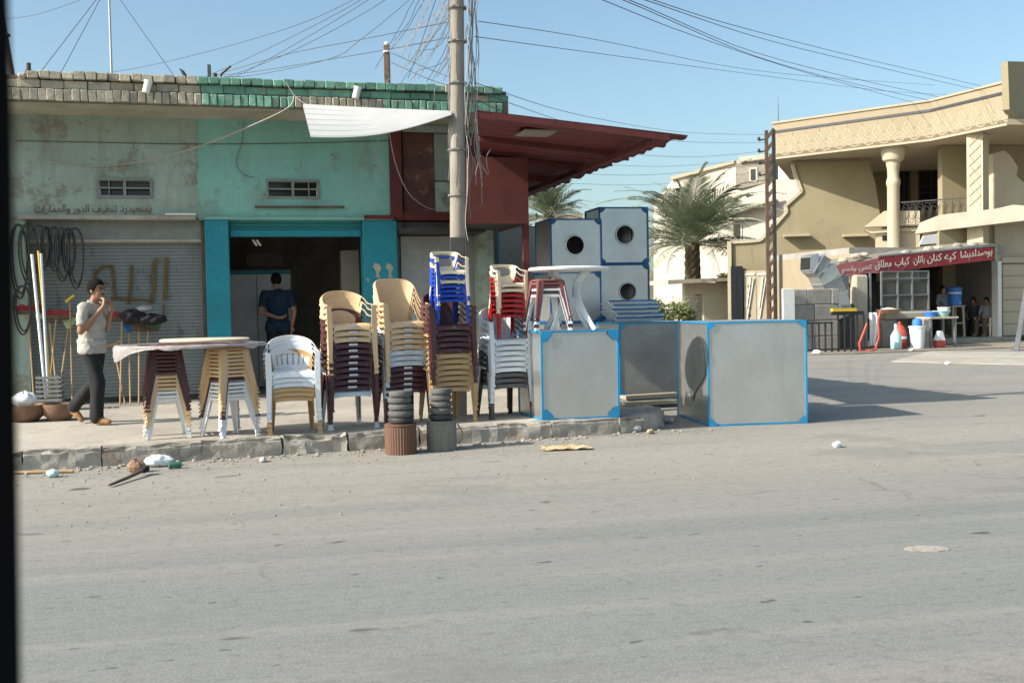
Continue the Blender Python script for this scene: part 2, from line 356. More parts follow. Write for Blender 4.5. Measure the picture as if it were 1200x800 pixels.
    def shell(s, fn, nu, nv, th, mi=0, skip=None):
        """grid made into a solid sheet of thickness th"""
        t = MB().grid(fn, nu, nv, 0, skip); bm = bmesh.new(); bv = [bm.verts.new(v) for v in t.v]
        for f in t.f: bm.faces.new([bv[i] for i in f])
        for v in list(bm.verts):
            if not v.link_faces: bm.verts.remove(v)
        bm.normal_update()
        bmesh.ops.solidify(bm, geom=list(bm.faces), thickness=th)
        return s.frombm(bm, mi)
    def mesh(s, name, mats, smooth=None):
        me = bpy.data.meshes.new(name); me.from_pydata(s.v, [], s.f)
        for m in (mats if isinstance(mats, (list, tuple)) else [mats]): me.materials.append(M[m] if isinstance(m, str) else m)
        if any(s.mi): me.polygons.foreach_set('material_index', s.mi)
        me.update()
        if smooth:
            me.polygons.foreach_set('use_smooth', [True]*len(me.polygons)); me.set_sharp_from_angle(angle=R(smooth))
        return me
    def build(s, name, mats, parent=None, smooth=None):
        return link(name, s.mesh(name, mats, smooth), parent)
def link(name, me, parent=None, loc=None):
    o = bpy.data.objects.new(name, me); COL.objects.link(o)
    if parent: o.parent = parent
    if loc is not None: o.location = loc
    return o
def tag(o, label=None, cat=None, group=None, kind=None):
    if label: o['label'] = label
    if cat: o['category'] = cat
    if group: o['group'] = group
    if kind: o['kind'] = kind
    return o
def thing(name, label, cat, loc=(0, 0, 0), rz=0.0, group=None):
    o = bpy.data.objects.new(name, None); COL.objects.link(o); o.empty_display_size = .1
    o.location = loc; o.rotation_euler = (0, 0, rz); return tag(o, label, cat, group)
def frame_thing(name, label, cat, fr, group=None): return thing(name, label, cat, fr.o, fr.a, group)
def copy_tree(o, parent=None):
    c = o.copy(); COL.objects.link(c)
    if parent: c.parent = parent
    for ch in list(o.children): copy_tree(ch, c)
    return c

# ------------------------------------------------------------------ ground, pavement
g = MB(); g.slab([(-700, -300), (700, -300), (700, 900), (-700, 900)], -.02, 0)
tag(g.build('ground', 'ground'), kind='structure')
SF = Frame((-3.94, 16.4), 15)
kd = Vector((math.cos(R(19.5)), math.sin(R(19.5)), 0))
K0 = G(20, 553, 0)
side = Vector((-.26, .966, 0))
kerb_pts = [K0 + kd * t for t in (-14, -9.5)]
t = -9.5; seg = [.78, .9, .66, .85, .72, .95, .8, .7]
i = 0
while t < 6.25:
    t += seg[i % 8]; i += 1; kerb_pts.append(K0 + kd * min(t, 6.5))
c0 = kerb_pts[-1]
for a in (.35, .7, 1.05, 1.4):
    kerb_pts.append(c0 + kd * (.9 * math.sin(a)) + side * (.9 * (1 - math.cos(a))))
e0 = kerb_pts[-1]
for k in range(1, 13): kerb_pts.append(e0 + side * (.8 * k))
KW = .2
pav = tag(MB().build('pavement', 'pavement'), kind='structure')
inner = []
for i, p in enumerate(kerb_pts):
    tt = (kerb_pts[min(i+1, len(kerb_pts)-1)] - kerb_pts[max(i-1, 0)]).normalized(); inner.append(p + Vector((-tt.y, tt.x, 0)) * KW)
back = [SF.w((4.2, 9, 0)), SF.w((4.2, .5, 0)), SF.w((-20, .5, 0))]
poly = [(p.x, p.y) for p in inner] + [(p.x, p.y) for p in back]
bm = bmesh.new()
f = bm.faces.new([bm.verts.new((x, y, .185)) for x, y in poly]); bmesh.ops.triangulate(bm, faces=[f])
bmesh.ops.recalc_face_normals(bm, faces=list(bm.faces))
if sum(f.normal.z for f in bm.faces) < 0: bmesh.ops.reverse_faces(bm, faces=list(bm.faces))
bm.to_mesh(pav.data); bm.free(); pav.data.materials.clear(); pav.data.materials.append(M['pavement'])
r = random.Random(3)
for i in range(len(kerb_pts)-1):
    a, b = kerb_pts[i], kerb_pts[i+1]; d = b - a; ln = d.length
    nrm = Vector((-d.y, d.x, 0)).normalized()
    T = Matrix.Translation(a) @ Matrix.Rotation(math.atan2(d.y, d.x), 4, 'Z')
    bm = bmesh.new(); bmesh.ops.create_cube(bm, size=1)
    for v in bm.verts: v.co = Vector((ln/2 + v.co.x*(ln-.012), KW/2 + v.co.y*KW, .092 + v.co.z*.20))
    bmesh.ops.subdivide_edges(bm, edges=list(bm.edges), cuts=8, use_grid_fill=True)
    worn = r.choice((.8, 1.2, 1.8, 2.4))
    for v in bm.verts:
        q = v.co + Vector((i*3.1, 0, 0)); edge = (v.co.z > .15) and (v.co.y < .03)
        n = Vector((mn.noise(q*9), mn.noise(q*9+Vector((7, 1, 2))), mn.noise(q*9+Vector((1, 9, 4)))))
        n = n + Vector((mn.noise(q*3.5), mn.noise(q*3.5+Vector((3, 3, 3))), mn.noise(q*3.5+Vector((8, 3, 5)))))*.9
        v.co += n * .013 * worn * (1 if v.co.y < .12 else .3)
        if edge: v.co += Vector((0, .03, -.035)) * worn * max(0, .35 + 1.3*mn.noise(q*6))
    me = bpy.data.meshes.new('kerb_stone'); bm.to_mesh(me); bm.free(); me.materials.append(M['kerb'])
    o = link('kerb_stone', me, pav); o.matrix_world = T

# ------------------------------------------------------------------ shop building
shop = frame_thing('shop_building', 'low two-bay shop of grey green and turquoise plaster under a brick cornice', 'shop', SF)
XL = -9.5
def sx(px, y=0., py=300): return SF.px(px, py, y).x
def sz(px, py, y=0.): return SF.px(px, py, y).z
xs = sx(237); xr = sx(461); xe = 3.55
ZS = 4.43
zl = sz(150, 255); zt = sz(350, 258)
def holed(mb, x0, x1, z0, z1, y0, y1, holes):
    xsn = sorted({x0, x1, *[h[0] for h in holes], *[h[1] for h in holes]}); zsn = sorted({z0, z1, *[h[2] for h in holes], *[h[3] for h in holes]})
    for i in range(len(xsn)-1):
        for j in range(len(zsn)-1):
            cx, cz = (xsn[i]+xsn[i+1])/2, (zsn[j]+zsn[j+1])/2
            if any(h[0] < cx < h[1] and h[2] < cz < h[3] for h in holes): continue
            mb.box(xsn[i], xsn[i+1], y0, y1, zsn[j], zsn[j+1])
    return mb
v1 = (sx(116), sx(181), sz(148, 232), sz(148, 209)); v2 = (sx(314), sx(376), sz(345, 233), sz(345, 210.5))
wl_ = holed(MB(), XL, xs, zl, ZS, 0, .3, [v1]).build('wall', 'wall_grey', shop)
wt_ = holed(MB(), xs, xr, zt, ZS, -.012, .3, [v2]).build('wall', 'wall_teal', shop)
for v in (v1, v2):
    x0, x1, z0, z1 = v; fw = .035
    w = MB()
    for a in ((x0, x1, z0, z0+fw), (x0, x1, z1-fw, z1), (x0, x0+fw, z0+fw, z1-fw), (x1-fw, x1, z0+fw, z1-fw)):
        w.box(a[0], a[1], -.03, .06, a[2], a[3])
    wf = w.build('window_frame', 'frame_grey', shop)
    MB().box(x0+fw, x1-fw, .10, .12, z0+fw, z1-fw).build('pane', 'glass_dark', wf)
    for k, wd in ((.5, .04), (.22 if v is v1 else .8, .014)):
        xm = x0+(x1-x0)*k; MB().box(xm-wd/2, xm+wd/2, -.022, .05, z0+fw, z1-fw).build('glazing_bar', 'frame_grey', wf)
    zm = (z0+z1)/2; MB().box(x0+fw, x1-fw, -.018, .045, zm-.012, zm+.012).build('glazing_bar', 'frame_grey', wf)
pe = [(xs+.002, zt), (xs+.002, ZS-.004)] + [(xs-.01-.11*abs(mn.noise(Vector((k*.21, 3.3, 0))))-.03*abs(mn.noise(Vector((k*.9, 7.3, 0)))), ZS-.004-(ZS-zt)*k/40) for k in range(41)]
MB().prism(pe, -.008, .0005).build('paint_edge', 'wall_teal', shop)
# floor-level piers and pillars
b = MB(); b.box(XL, sx(31), 0.004, .3, .1, zl-.004); b.build('wall', 'wall_grey', shop)
for a, c in ((240.5, 269), (426, 466)):
    x0 = sx(a, -.05); x1 = sx(c, -.05)
    MB().rbox(x0, x1, -.05, .32, .1, zt-.003, .012).build('pillar', 'blue_paint', shop)
MB().box(sx(466)+.01, xe, .35, .5, .1, ZS).build('wall', 'galv_dull', shop)
# lintel over the left shutter, the patch of bare brick
lt = MB(); lt.rbox(sx(22, -.12), sx(231, -.12), -.12, 0.0, zl-.04, zl+.03, .01); lt.build('lintel', 'concrete', shop)
MB().rbox(sx(195, -.14), sx(231, -.14), -.145, -.02, zl+.031, zl+.055, .004).build('lintel_trim', 'white_paint', shop)
MB().rbox(sx(240), sx(461), -.07, -.013, zt-.0, zt+.05, .01).build('lintel', 'wall_teal', shop)
pb = MB(); pb.rbox(sx(427), sx(463), -.085, -.05, zt+.01, zt+.075, .01); pb.build('beam', 'red_oxide', shop)
pp = MB(); pp.tube([(sx(300, -.06), -.06, sz(300, 243)), (sx(405, -.06), -.06, sz(405, 243))], .018, 8); pp.build('rusty_pipe', 'rust', shop)
# left roller shutter: ribbed curtain, hood, bottom bar
sh0, sh1 = sx(31), sx(240)
zh = sz(150, 283, .18)
def ribs(x0, x1, z0, z1, y, pitch, amp):
    n = int((z1-z0)/pitch); m = MB(); prof = []
    for i in range(n+1):
        z = z0 + (z1-z0)*i/n
        prof += [(y, z), (y-amp, z+pitch*.25), (y-amp, z+pitch*.7)]
    vs = [(x, p[0], min(p[1], z1)) for p in prof for x in (x0, x1)]
    m.add(vs, [(2*i, 2*i+1, 2*i+3, 2*i+2) for i in range(len(prof)-1)]); return m
shut = ribs(sh0, sh1, .2, zh, .2, .052, .013).build('roller_shutter', 'shutter', shop)
hood = MB(); hood.box(sh0, sh1, .10, .30, zh+.03, zl-.002); hood.build('shutter_hood', 'frame_grey', shop)
MB().rbox(sh0, sh1, .085, .2, zh-.02, zh+.029, .006).build('shutter_rail', 'concrete', shop)
MB().box(sh0, sh1, .15, .22, .17, .26).build('bottom_bar', 'steel_dark', shop)
MB().box(sh1-.05, sh1, .04, .3, .19, zl-.005).build('guide_rail', 'rust', shop)
# brown letters sprayed on the shutter
gr = MB()
def stroke(pts, w):
    for a, c in zip(pts[:-1], pts[1:]):
        pa, pc = SF.px(*a, .165), SF.px(*c, .165); gr.bar((pa.x, .168, pa.z), (pc.x, .168, pc.z), .012, w, up=(0, 0, 1) if abs(pa.x-pc.x) > abs(pa.z-pc.z) else (1, 0, 0))
for pts, w in (([(131, 311), (133, 330), (134, 350)], .05), ([(154, 311), (153, 335), (150, 356)], .045), ([(184, 303), (180, 310), (180, 340), (177, 355)], .06), ([(195, 302), (194, 325), (193, 352)], .055),
               ([(130, 350), (150, 350), (178, 352)], .035), ([(131, 312), (120, 313), (112, 320), (110, 331), (126, 332)], .04), ([(192, 356), (191, 378)], .02)):
    stroke(pts, w)
gr.build('sprayed_letters', 'graffiti', shop)
# open doorway: rolled shutter, dark room behind
d0, d1 = sx(270), sx(425)
ro = ribs(d0, d1, sz(350, 270, .12), zt+.02, .12, .05, .014); ro.build('rolled_shutter', 'shutter_teal', shop)
MB().rbox(d0, d1, .06, .16, sz(350, 277.5, .1), sz(350, 269.5, .1), .01).build('shutter_rail', 'blue_paint', shop)
rm = MB(); rm.box(d0-.9, d0-.8, .33, 5, .19, 3.2); rm.box(d1+.7, d1+.8, .33, 5, .19, 3.2); rm.box(d0-.9, d1+.8, 5, 5.1, .19, 3.2); rm.box(d0-.9, d1+.8, .33, 5, 3.2, 3.3)
rm.build('room_wall', 'dark_hall', shop)
for a, c in ((437, 447), (452, 461)):
    q = [(a, 312), (a+3, 308), (c-2, 310), (c, 315), (c-3, 320), (c-1, 326), (a+3, 325), (a+4, 319)]
    MB().prism([(sx(u, -.052, 315), sz(u, w_, -.052)) for u, w_ in q], -.056, -.0515).build('poster_scrap', 'concrete', shop)
MB().box(d0-.9, d1+.8, .3, 5, .14, .19).build('room_floor', 'concrete', shop)
MB().rbox(sx(400, .8), sx(421, .8), .8, 1.1, .19, sz(410, 293, .8), .01).build('room_pier', 'hall_wall', shop)
MB().box(sx(289, 3), sx(331, 3), 3.0, 3.03, sz(310, 312, 3), sz(310, 297, 3)).build('notice_board', 'hall_wall', shop)
# right bay: red frame, rusty boards, grey panel
zb = sz(500, 248)
MB().box(sx(459, -.06), sx(473, -.06), -.06, .2, zb-.1, sz(465, 142)).build('frame_post', 'red_oxide', shop)
MB().box(sx(459), xe, -.03, .3, zb-.14, zb-.003).build('frame_beam', 'red_oxide', shop)
MB().box(sx(475), sx(511), .02, .06, zb, sz(490, 156)).build('rusty_board', 'rust_panel', shop)
MB().box(sx(511)+.01, sx(533), .03, .06, zb+.5, sz(490, 156)).build('board', 'wall_grey', shop)
MB().box(sx(511)+.01, sx(533), .03, .06, zb, zb+.48).build('board', 'wall_grey', shop)
MB().box(sx(475), xe, .0, .3, sz(490, 155), ZS-.01).build('wall', 'wall_grey', shop)
MB().box(sx(533)+.01, xe, .02, .3, zb, sz(490, 156)).build('wall', 'red_oxide', shop)
MB().box(sx(467), xe, -.5, .35, sz(500, 272, -.5), sz(500, 268, -.5)).build('shelf', 'steel_dark', shop)
MB().box(sx(470, .2), sx(531, .2), .2, .24, .19, sz(500, 277, .2)).build('metal_door', 'galv_dull', shop)
MB().box(xe, xe+.25, .0, 9, .1, ZS).build('side_wall', 'wall_grey', shop)
# roof slab and brick cornice
MB().box(XL, xe+.25, -1.06, 9, ZS, ZS+.16).build('roof_slab', 'soffit', shop)
MB().box(XL, xe+.25, -.98, -.80, ZS+.16, ZS+.36).build('parapet', 'mortar', shop)
cor = MB().box(XL, xe+.25, -1.085, -1.06, ZS-.02, ZS+.165).box(XL, xe+.23, -1.04, -.981, ZS+.162, ZS+.29).build('cornice', 'mortar', shop)
YC = -1.1
rows = [(ZS+.0, ZS+.155, .107, -1.125, -1.06), (ZS+.172, ZS+.285, .30, -1.06, -.97), (ZS+.30, ZS+.40, .148, -1.135, -.85)]
protos = {}
for ri, (z0, z1, wd, y0, y1) in enumerate(rows):
    for mk in ('brick_bare', 'brick_green'):
        for k in range(4):
            protos[ri, mk, k] = MB().rbox(.004, wd-.004, 0, y1-y0, 0, z1-z0, .004 + .003*k, jit=.007, r=r).mesh('brick', mk)
    x = sx(-30 if ri < 2 else 38, y0); n = 0
    xend = xe + .22
    while x < xend - wd*.6:
        pxm = 600 + FPX * (SF.w((x+wd/2, y0, z0)).x / SF.w((x+wd/2, y0, z0)).y)
        green = pxm > 241
        if ri == 0 and (352 < pxm < 458): green = False
        if ri == 0 and 241 < pxm < 352: green = True
        if ri == 2 and pxm > 243: green = r.random() < (.93 if pxm < 430 else .7)
        if ri == 1 and pxm > 530: green = r.random() < .5
        o = link('brick', protos[ri, 'brick_green' if green else 'brick_bare', r.randrange(4)], cor, (x, y0 + r.uniform(-.008, .01), z0 + r.uniform(-.005, .005)))
        o.rotation_euler = (0, r.uniform(-.02, .02), r.uniform(-.03, .03))
        x += wd; n += 1
MB().rbox(sx(27, -1.1), sx(38, -1.1), -1.12, -.85, ZS+.29, ZS+.37, .03).build('broken_block', 'concrete', shop)
# brown handwriting over the left shutter
FORMS = dict(zip('ابتثجحخدذرزسشصضطظعغفقكلمنهويىةگپ', (0xFE8D, 0xFE8F, 0xFE95, 0xFE99, 0xFE9D, 0xFEA1, 0xFEA5, 0xFEA9, 0xFEAB, 0xFEAD, 0xFEAF, 0xFEB1, 0xFEB5, 0xFEB9, 0xFEBD, 0xFEC1, 0xFEC5, 0xFEC9, 0xFECD, 0xFED1, 0xFED5, 0xFED9, 0xFEDD, 0xFEE1, 0xFEE5, 0xFEE9, 0xFEED, 0xFEF1, 0xFEEF, 0xFE93, 0xFED9, 0xFB56)))
NONJ = set('ادذرزوىة')
def shape(t):
    out = []
    for i, c in enumerate(t):
        if c not in FORMS: out.append(c); continue
        pj = i > 0 and t[i-1] in FORMS and t[i-1] not in NONJ
        nj = i+1 < len(t) and t[i+1] in FORMS and c not in NONJ
        out.append(chr(FORMS[c] + ((3 if nj else 1) if pj else (2 if nj else 0))))
    return ''.join(out[::-1])
def text_mesh(t, size, depth, mk, name):
    cu = bpy.data.curves.new(name, 'FONT'); cu.body = shape(t); cu.size = size; cu.extrude = depth; cu.resolution_u = 3; cu.offset = size*.012
    o = bpy.data.objects.new(name, cu); COL.objects.link(o); bpy.context.view_layer.update()
    me = bpy.data.meshes.new_from_object(o.evaluated_get(bpy.context.evaluated_depsgraph_get())); bpy.data.objects.remove(o); bpy.data.curves.remove(cu)
    me.materials.clear(); me.materials.append(M[mk]); me.name = name
    xs_ = [v.co.x for v in me.vertices]; ys_ = [v.co.y for v in me.vertices]
    return me, min(xs_), max(xs_), min(ys_), max(ys_)
def put_text(t, fr, pL, pR, ybase, hz, depth, mk, name, parent, zL, zR):
    """text fitted between two local x positions on a frame plane, baseline from zL to zR"""
    me, a, b, c, d = text_mesh(t, 1.0, .01, mk, name)
    for v in me.vertices:
        u = (v.co.x-a)/(b-a); w = (v.co.y-c)/(d-c)
        v.co = Vector((pL + (pR-pL)*u, ybase - (.004 if v.co.z > 0 else 0), zL + (zR-zL)*u + hz*w))
    return link(name, me, parent)
put_text('يمنحيدرد تنظيف الدور والعمارات', SF, sx(42), sx(179), -.001, sz(100, 239)-sz(100, 251), .004, 'letter_red', 'lettering', shop, sz(60, 252), sz(179, 251))

# things fixed on the shop front
def spout(px, py, lbl):
    p = SF.px(px, py, -1.15); t_ = frame_thing('wall_spout', lbl, 'spout', SF); t_.location = SF.w((p.x, p.y, p.z)); 
    m = MB(); m.lathe([(.0, -.085), (.05, -.085), (.052, .05), (.06, .085), (.0, .085)], 14, T=Matrix.Rotation(R(15), 4, 'Y')); m.build('pipe', 'white_paint', t_, 40)
    MB().bar((0, .0, 0), (0, .2, .02), .03).build('bracket', 'steel_dark', t_)
spout(172.5, 102, 'white pipe stub on the bare brick cornice above the grey shop')
spout(418, 109, 'white pipe stub on the cornice above the torn white sheet')

# ------------------------------------------------------------------ red canopy beside the shop
can = frame_thing('red_canopy', 'rusty red corrugated canopy jutting over the pavement past the pole', 'canopy', SF)
A = SF.px(559, 129, -4.25); B = SF.px(806, 158.5, -4.25)
yb = 3.4; nx = 90
def zc(x, y): return A.z + (B.z-A.z)*(x-A.x)/(B.x-A.x) + (y+4.25)*.0 
def lx_(y): return A.x+(3.62-A.x)*max(0, min(1, (y+4.25)/4.25))
cs = MB()
def csf(u, v):
    y = -4.25 + (yb+4.25)*v; xl_ = lx_(y); x = xl_ + (B.x-xl_)*u
    if u > .995: x += .05*math.sin(v*70)*(1 if math.sin(v*23) > 0 else .3)
    return Vector((x, y, zc(x, y) + .012*math.sin(v*150)))
cs.shell(csf, 8, 160, .012); cs.build('corrugated_sheet', 'red_sheet', can)
for y in (-4.22, -2.7, -1.2, .4, 2.0, 3.3):
    MB().bar((lx_(y), y, zc(lx_(y), y)-.06), (B.x-.25, y, zc(B.x-.25, y)-.06), .05, .07).build('beam', 'red_oxide', can)
for x in (3.65, B.x-.5):
    MB().bar((x, -4.2 if x > 4 else -.1, zc(x, 0)-.135), (x, yb, zc(x, 0)-.135), .06, .08).build('rafter', 'red_oxide', can)
fb = MB(); fb.add([(A.x+.2, -4.29, zc(A.x+.2, 0)-.09), (B.x-.45, -4.29, zc(B.x-.45, 0)-.10), (B.x-.45, -4.29, zc(B.x-.45, 0)-.03), (A.x+.2, -4.29, zc(A.x+.2, 0)-.02), (A.x+.2, -4.28, zc(A.x+.2, 0)-.09), (B.x-.45, -4.28, zc(B.x-.45, 0)-.10), (B.x-.45, -4.28, zc(B.x-.45, 0)-.03), (A.x+.2, -4.28, zc(A.x+.2, 0)-.02)], [(0, 1, 2, 3), (7, 6, 5, 4), (0, 4, 5, 1), (3, 2, 6, 7), (1, 5, 6, 2), (0, 3, 7, 4)])
fb.build('edge_strip', 'red_oxide', can)
yf = -1.75
x0 = SF.px(545, 220, yf).x; x1 = SF.px(619, 220, yf).x; z0 = SF.px(580, 262, yf).z
fz1 = zc(x0, yf)-.17
MB().box(x0, x1, yf, yf+.04, z0, fz1).build('fascia_panel', 'red_oxide', can)
MB().box(x1-.04, x1, yf+.041, -.1, z0, fz1).build('fascia_panel', 'red_oxide', can)
MB().box(x0, x1-.041, yf+.041, -.1, z0+.02, z0+.06).build('soffit_panel', 'steel_dark', can)
xp = SF.px(618, 300, yf).x
for y in (yf+.05, 3.2):
    MB().box(xp-.045, xp+.045, y, y+.08, .15, z0-.002 if y < 0 else zc(xp, y)-.2).build('post', 'red_oxide', can)
MB().box(A.x+.75, A.x+1.2, -3.7, -3.2, zc(A.x+.5, 0)-.09, zc(A.x+.5, 0)-.075).build('light_panel', 'hall_wall', can)

# torn white sheet
ws = tag(MB().shell(lambda u, v: (lambda a, b_: a.lerp(b_, v) + Vector((0, 0, .05*max(0, math.sin(v*36))**3)) + Vector((0, 0, -.10*math.sin(u*3.1)*v)))(PD(355, 125, 14.6).lerp(PD(530, 136, 13.3), u), PD(364, 161, 13.3).lerp(PD(529, 134.5, 12.75), u)), 16, 40, .006).build('awning_sheet', 'white_sheet', None), 'torn white corrugated sheet hanging from the cornice toward the pole', 'awning sheet')

# ------------------------------------------------------------------ plastic chairs and stools
def rail(a, kind, H):
    s = 1 if a >= 0 else -1; q = abs(a)
    if q < .55:
        th = q/.55*math.pi/2; c = math.cos(th)
        if kind == 'round': x = .25*math.sin(th); y = .01+.20*c; z = .655+(H-.655)*max(c, 0)**.75
        else:
            x = .24*math.sin(th)**.62 if th > 0 else 0; y = .03+.17*max(c, 0)**.7; z = .655+(H-.655)*max(c, 0)**.30
        y += .10*(z-.655)/.2*.5
    else:
        t = (q-.55)/.45; x = .25+.012*t; y = .01-.225*t; z = .655-.022*t
    return Vector((s*x, y, z))
CH = {}
def chair_proto(kind, mk, slots, sticker, vent=False, sc=1.0, H=.80):
    key = (kind, mk, slots, sticker, vent, sc)
    if key in CH: return CH[key]
    P = []
    hw = .205
    def seat(u, v):
        x = (u-.5)*2*(hw-.02*v); d = 1-(2*u-1)**2
        if v < .12: t = v/.12; return Vector((x*1.02, -.225+.012*t, .362+.058*t + .016*(1-t)*(2*abs(u-.5))**3*-1))
        t = (v-.12)/.88; return Vector((x, -.213+.42*t, .42+.010*math.sin(min(t*6, 1.57))-.016*d*math.sin(t*3.1)))
    st = MB().shell(seat, 10, 12, .007)
    for sx_ in (-1, 1): st.add(*[[(sx_*(hw), -.215, .375), (sx_*(hw-.02), .20, .385), (sx_*(hw-.02), .20, .425), (sx_*(hw), -.215, .425), (sx_*(hw+.006), -.215, .375), (sx_*(hw-.014), .20, .385), (sx_*(hw-.014), .20, .425), (sx_*(hw+.006), -.215, .425)], [(0, 1, 2, 3), (7, 6, 5, 4), (0, 4, 5, 1), (3, 2, 6, 7)]])
    P.append(('seat', st.mesh('seat', mk, 40), mk))
    def band(u, v):
        a = -1+2*u; p = rail(a, kind, H); t = (rail(min(a+.02, 1), kind, H)-rail(max(a-.02, -1), kind, H)).normalized()
        out = t.cross(Vector((0, 0, 1))); out = out.normalized() if out.length > .01 else Vector((0, 0, 0))
        w = .048 if abs(a) > .5 else .03
        return p - out*w*v + Vector((0, 0, -.024*v*v))
    bk = MB().shell(band, 44, 4, .007)
    A = .40 if kind == 'round' else .46
    def panel(u, v):
        a = (-A+2*A*u); top = rail(a, kind, H); q = a/.55*math.pi/2
        bot = Vector((.17*math.sin(q)/math.sin(A/.55*math.pi/2), .195+.012*math.cos(q), .415))
        p = bot.lerp(top, v); p.y += .03*math.sin(v*3.14)*math.cos(q)
        return p
    skip = None
    if slots: skip = lambda i, j: 2 <= j <= 8 and 3 <= i <= 18 and i % 3 == 0
    bk.shell(panel, 22, 12, .006, 0, skip)
    P.append(('backrest', bk.mesh('backrest', mk, 45), mk))
    if vent:
        vm = MB().shell(lambda u, v: panel(.5+(.26*(2*u-1))*math.sqrt(max(.02, 1-(2*v-1)**2)), .40+.46*v)+Vector((0, -.011, 0)), 8, 8, .004).mesh('vent', 'steel_grey'); P.append(('vent', vm, 'steel_grey'))
    for s in (-1, 1):
        l = MB(); top = rail(s, kind, H)
        l.bar((s*.262, -.248, 0), (s*.250, -.222, .40), .040, .008, .056, .008, up=(0, 1, 0)); l.bar((s*.250, -.222, .40), (s*.258, -.214, top.z-.006), .056, .008, .052, .008, up=(0, 1, 0))
        l.bar((s*.278, -.225, 0), (s*.278, -.195, .40), .008, .045, .008, .06, up=(0, 1, 0)); l.bar((s*.278, -.195, .40), (s*.283, -.190, top.z-.006), .008, .06, .008, .05, up=(0, 1, 0))
        l.bar((s*.245, -.224, .415), (s*.20, -.214, .40), .008, .04, up=(0, 0, 1))
        l.bar((s*.2625, -.251, 0), (s*.2615, -.249, .022), .052, .014, up=(0, 1, 0)); l.bar((s*.281, -.226, 0), (s*.281, -.224, .022), .014, .055, up=(0, 1, 0))
        P.append(('leg', l.mesh('leg', mk), mk))
        l = MB(); l.bar((s*.215, .275, 0), (s*.188, .205, .42), .038, .008, .05, .008, up=(0, 1, 0)); l.bar((s*.231, .255, 0), (s*.208, .185, .42), .008, .04, .008, .055, up=(0, 1, 0))
        P.append(('leg', l.mesh('leg', mk), mk))
    if sticker: P.append(('sticker', MB().box(-.05, .05, -.2335, -.2305, .385, .409).mesh('sticker', 'sticker'), 'sticker'))
    if sc != 1:
        for n, me, k in P: me.transform(Matrix.Scale(sc, 4))
    CH[key] = P; return P
def instance(name, P, loc, rz, label, cat, group, tilt=0):
    t = thing(name, label, cat, loc, rz, group); t.rotation_euler = (tilt, 0, rz)
    for n, me, k in P: link(n, me, t)
    return t
ORD = ['topmost', 'second', 'third', 'fourth', 'fifth', 'sixth', 'seventh', 'eighth', 'ninth', 'tenth', 'eleventh', 'twelfth', 'thirteenth', 'fourteenth', 'fifteenth', 'sixteenth', 'seventeenth', 'eighteenth', 'nineteenth', 'twentieth', 'twenty-first', 'twenty-second', 'twenty-third', 'twenty-fourth', 'twenty-fifth', 'twenty-sixth', 'twenty-seventh']
r = random.Random(11)
def stack(base, rz, items, pitch, where, group, name='plastic_armchair', noun='plastic armchair', lean=(0, .004)):
    """items from the bottom: (proto, colour word)"""
    n = len(items); d = Matrix.Rotation(rz, 3, 'Z')
    for i, (P, cw) in enumerate(items):
        k = n-1-i
        loc = Vector(base) + d @ Vector((lean[0]*i + r.uniform(-.006, .006), -lean[1]*i*.8 + r.uniform(-.004, .004), pitch*i))
        pos = f'topmost on the {where}' if k == 0 else f'{ORD[k]} from the top in the {where}'
        instance(name, P, loc, rz + r.uniform(-.03, .03), f'{cw} {noun}, {pos}', 'chair' if 'chair' in noun else 'stool', group)
PV = .187
def spot(px, py): return G(px, py, PV)
wh = chair_proto('round', 'plastic_white', True, False); cool = chair_proto('round', 'plastic_cool', True, False)
tanr = chair_proto('round', 'plastic_tan', False, True); tand = chair_proto('round', 'plastic_tan_dark', False, False)
mar = chair_proto('round', 'plastic_maroon', False, True); mar0 = chair_proto('round', 'plastic_maroon', False, False)
tall = chair_proto('tall', 'plastic_tan', False, True, H=.93); tallw = chair_proto('tall', 'plastic_cool', False, True, H=.93); tallm = chair_proto('tall', 'plastic_maroon', False, True, H=.93)
dk = chair_proto('round', 'plastic_dark', False, False); tand2 = tand
AC = 'stacked plastic armchairs on the pavement'
rz1 = R(14); rz2 = R(27)
F_ = Matrix.Rotation(rz2, 3, 'Z')
def base_from(pl, pr, rz):
    a, b = spot(*pl), spot(*pr); m = (a+b)/2; return m + Matrix.Rotation(rz, 3, 'Z') @ Vector((0, .25, 0))
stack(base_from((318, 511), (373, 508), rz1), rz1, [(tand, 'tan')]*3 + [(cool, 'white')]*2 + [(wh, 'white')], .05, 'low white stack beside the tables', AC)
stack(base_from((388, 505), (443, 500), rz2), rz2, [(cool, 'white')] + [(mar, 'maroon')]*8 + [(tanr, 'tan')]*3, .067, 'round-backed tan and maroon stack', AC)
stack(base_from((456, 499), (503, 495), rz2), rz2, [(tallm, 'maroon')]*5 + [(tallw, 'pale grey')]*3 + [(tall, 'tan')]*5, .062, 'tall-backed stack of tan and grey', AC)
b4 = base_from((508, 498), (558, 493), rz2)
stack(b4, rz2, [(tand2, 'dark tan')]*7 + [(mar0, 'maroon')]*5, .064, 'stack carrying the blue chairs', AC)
b5 = base_from((574, 492), (627, 488), rz2)
stack(b5, rz2, [(dk, 'black')]*3 + [(cool, 'white')]*6, .064, 'stack carrying the red chairs', AC)
kc = chair_proto('tall', 'plastic_cream', False, False, True, .70, .75); kb = chair_proto('tall', 'plastic_blue', False, False, True, .70, .75); kr = chair_proto('tall', 'plastic_red', False, False, True, .70, .75)
KG = "children's chairs stacked on the armchairs"
stack(b4+F_ @ Vector((.02, -.06, .424+.064*11+.004)), rz2-.05, [(kb, 'blue')]*4 + [(kc, 'cream')] + [(kb, 'blue')] + [(kc, 'cream')], .053, 'blue pile by the pole', KG, 'child_chair', "child's chair")
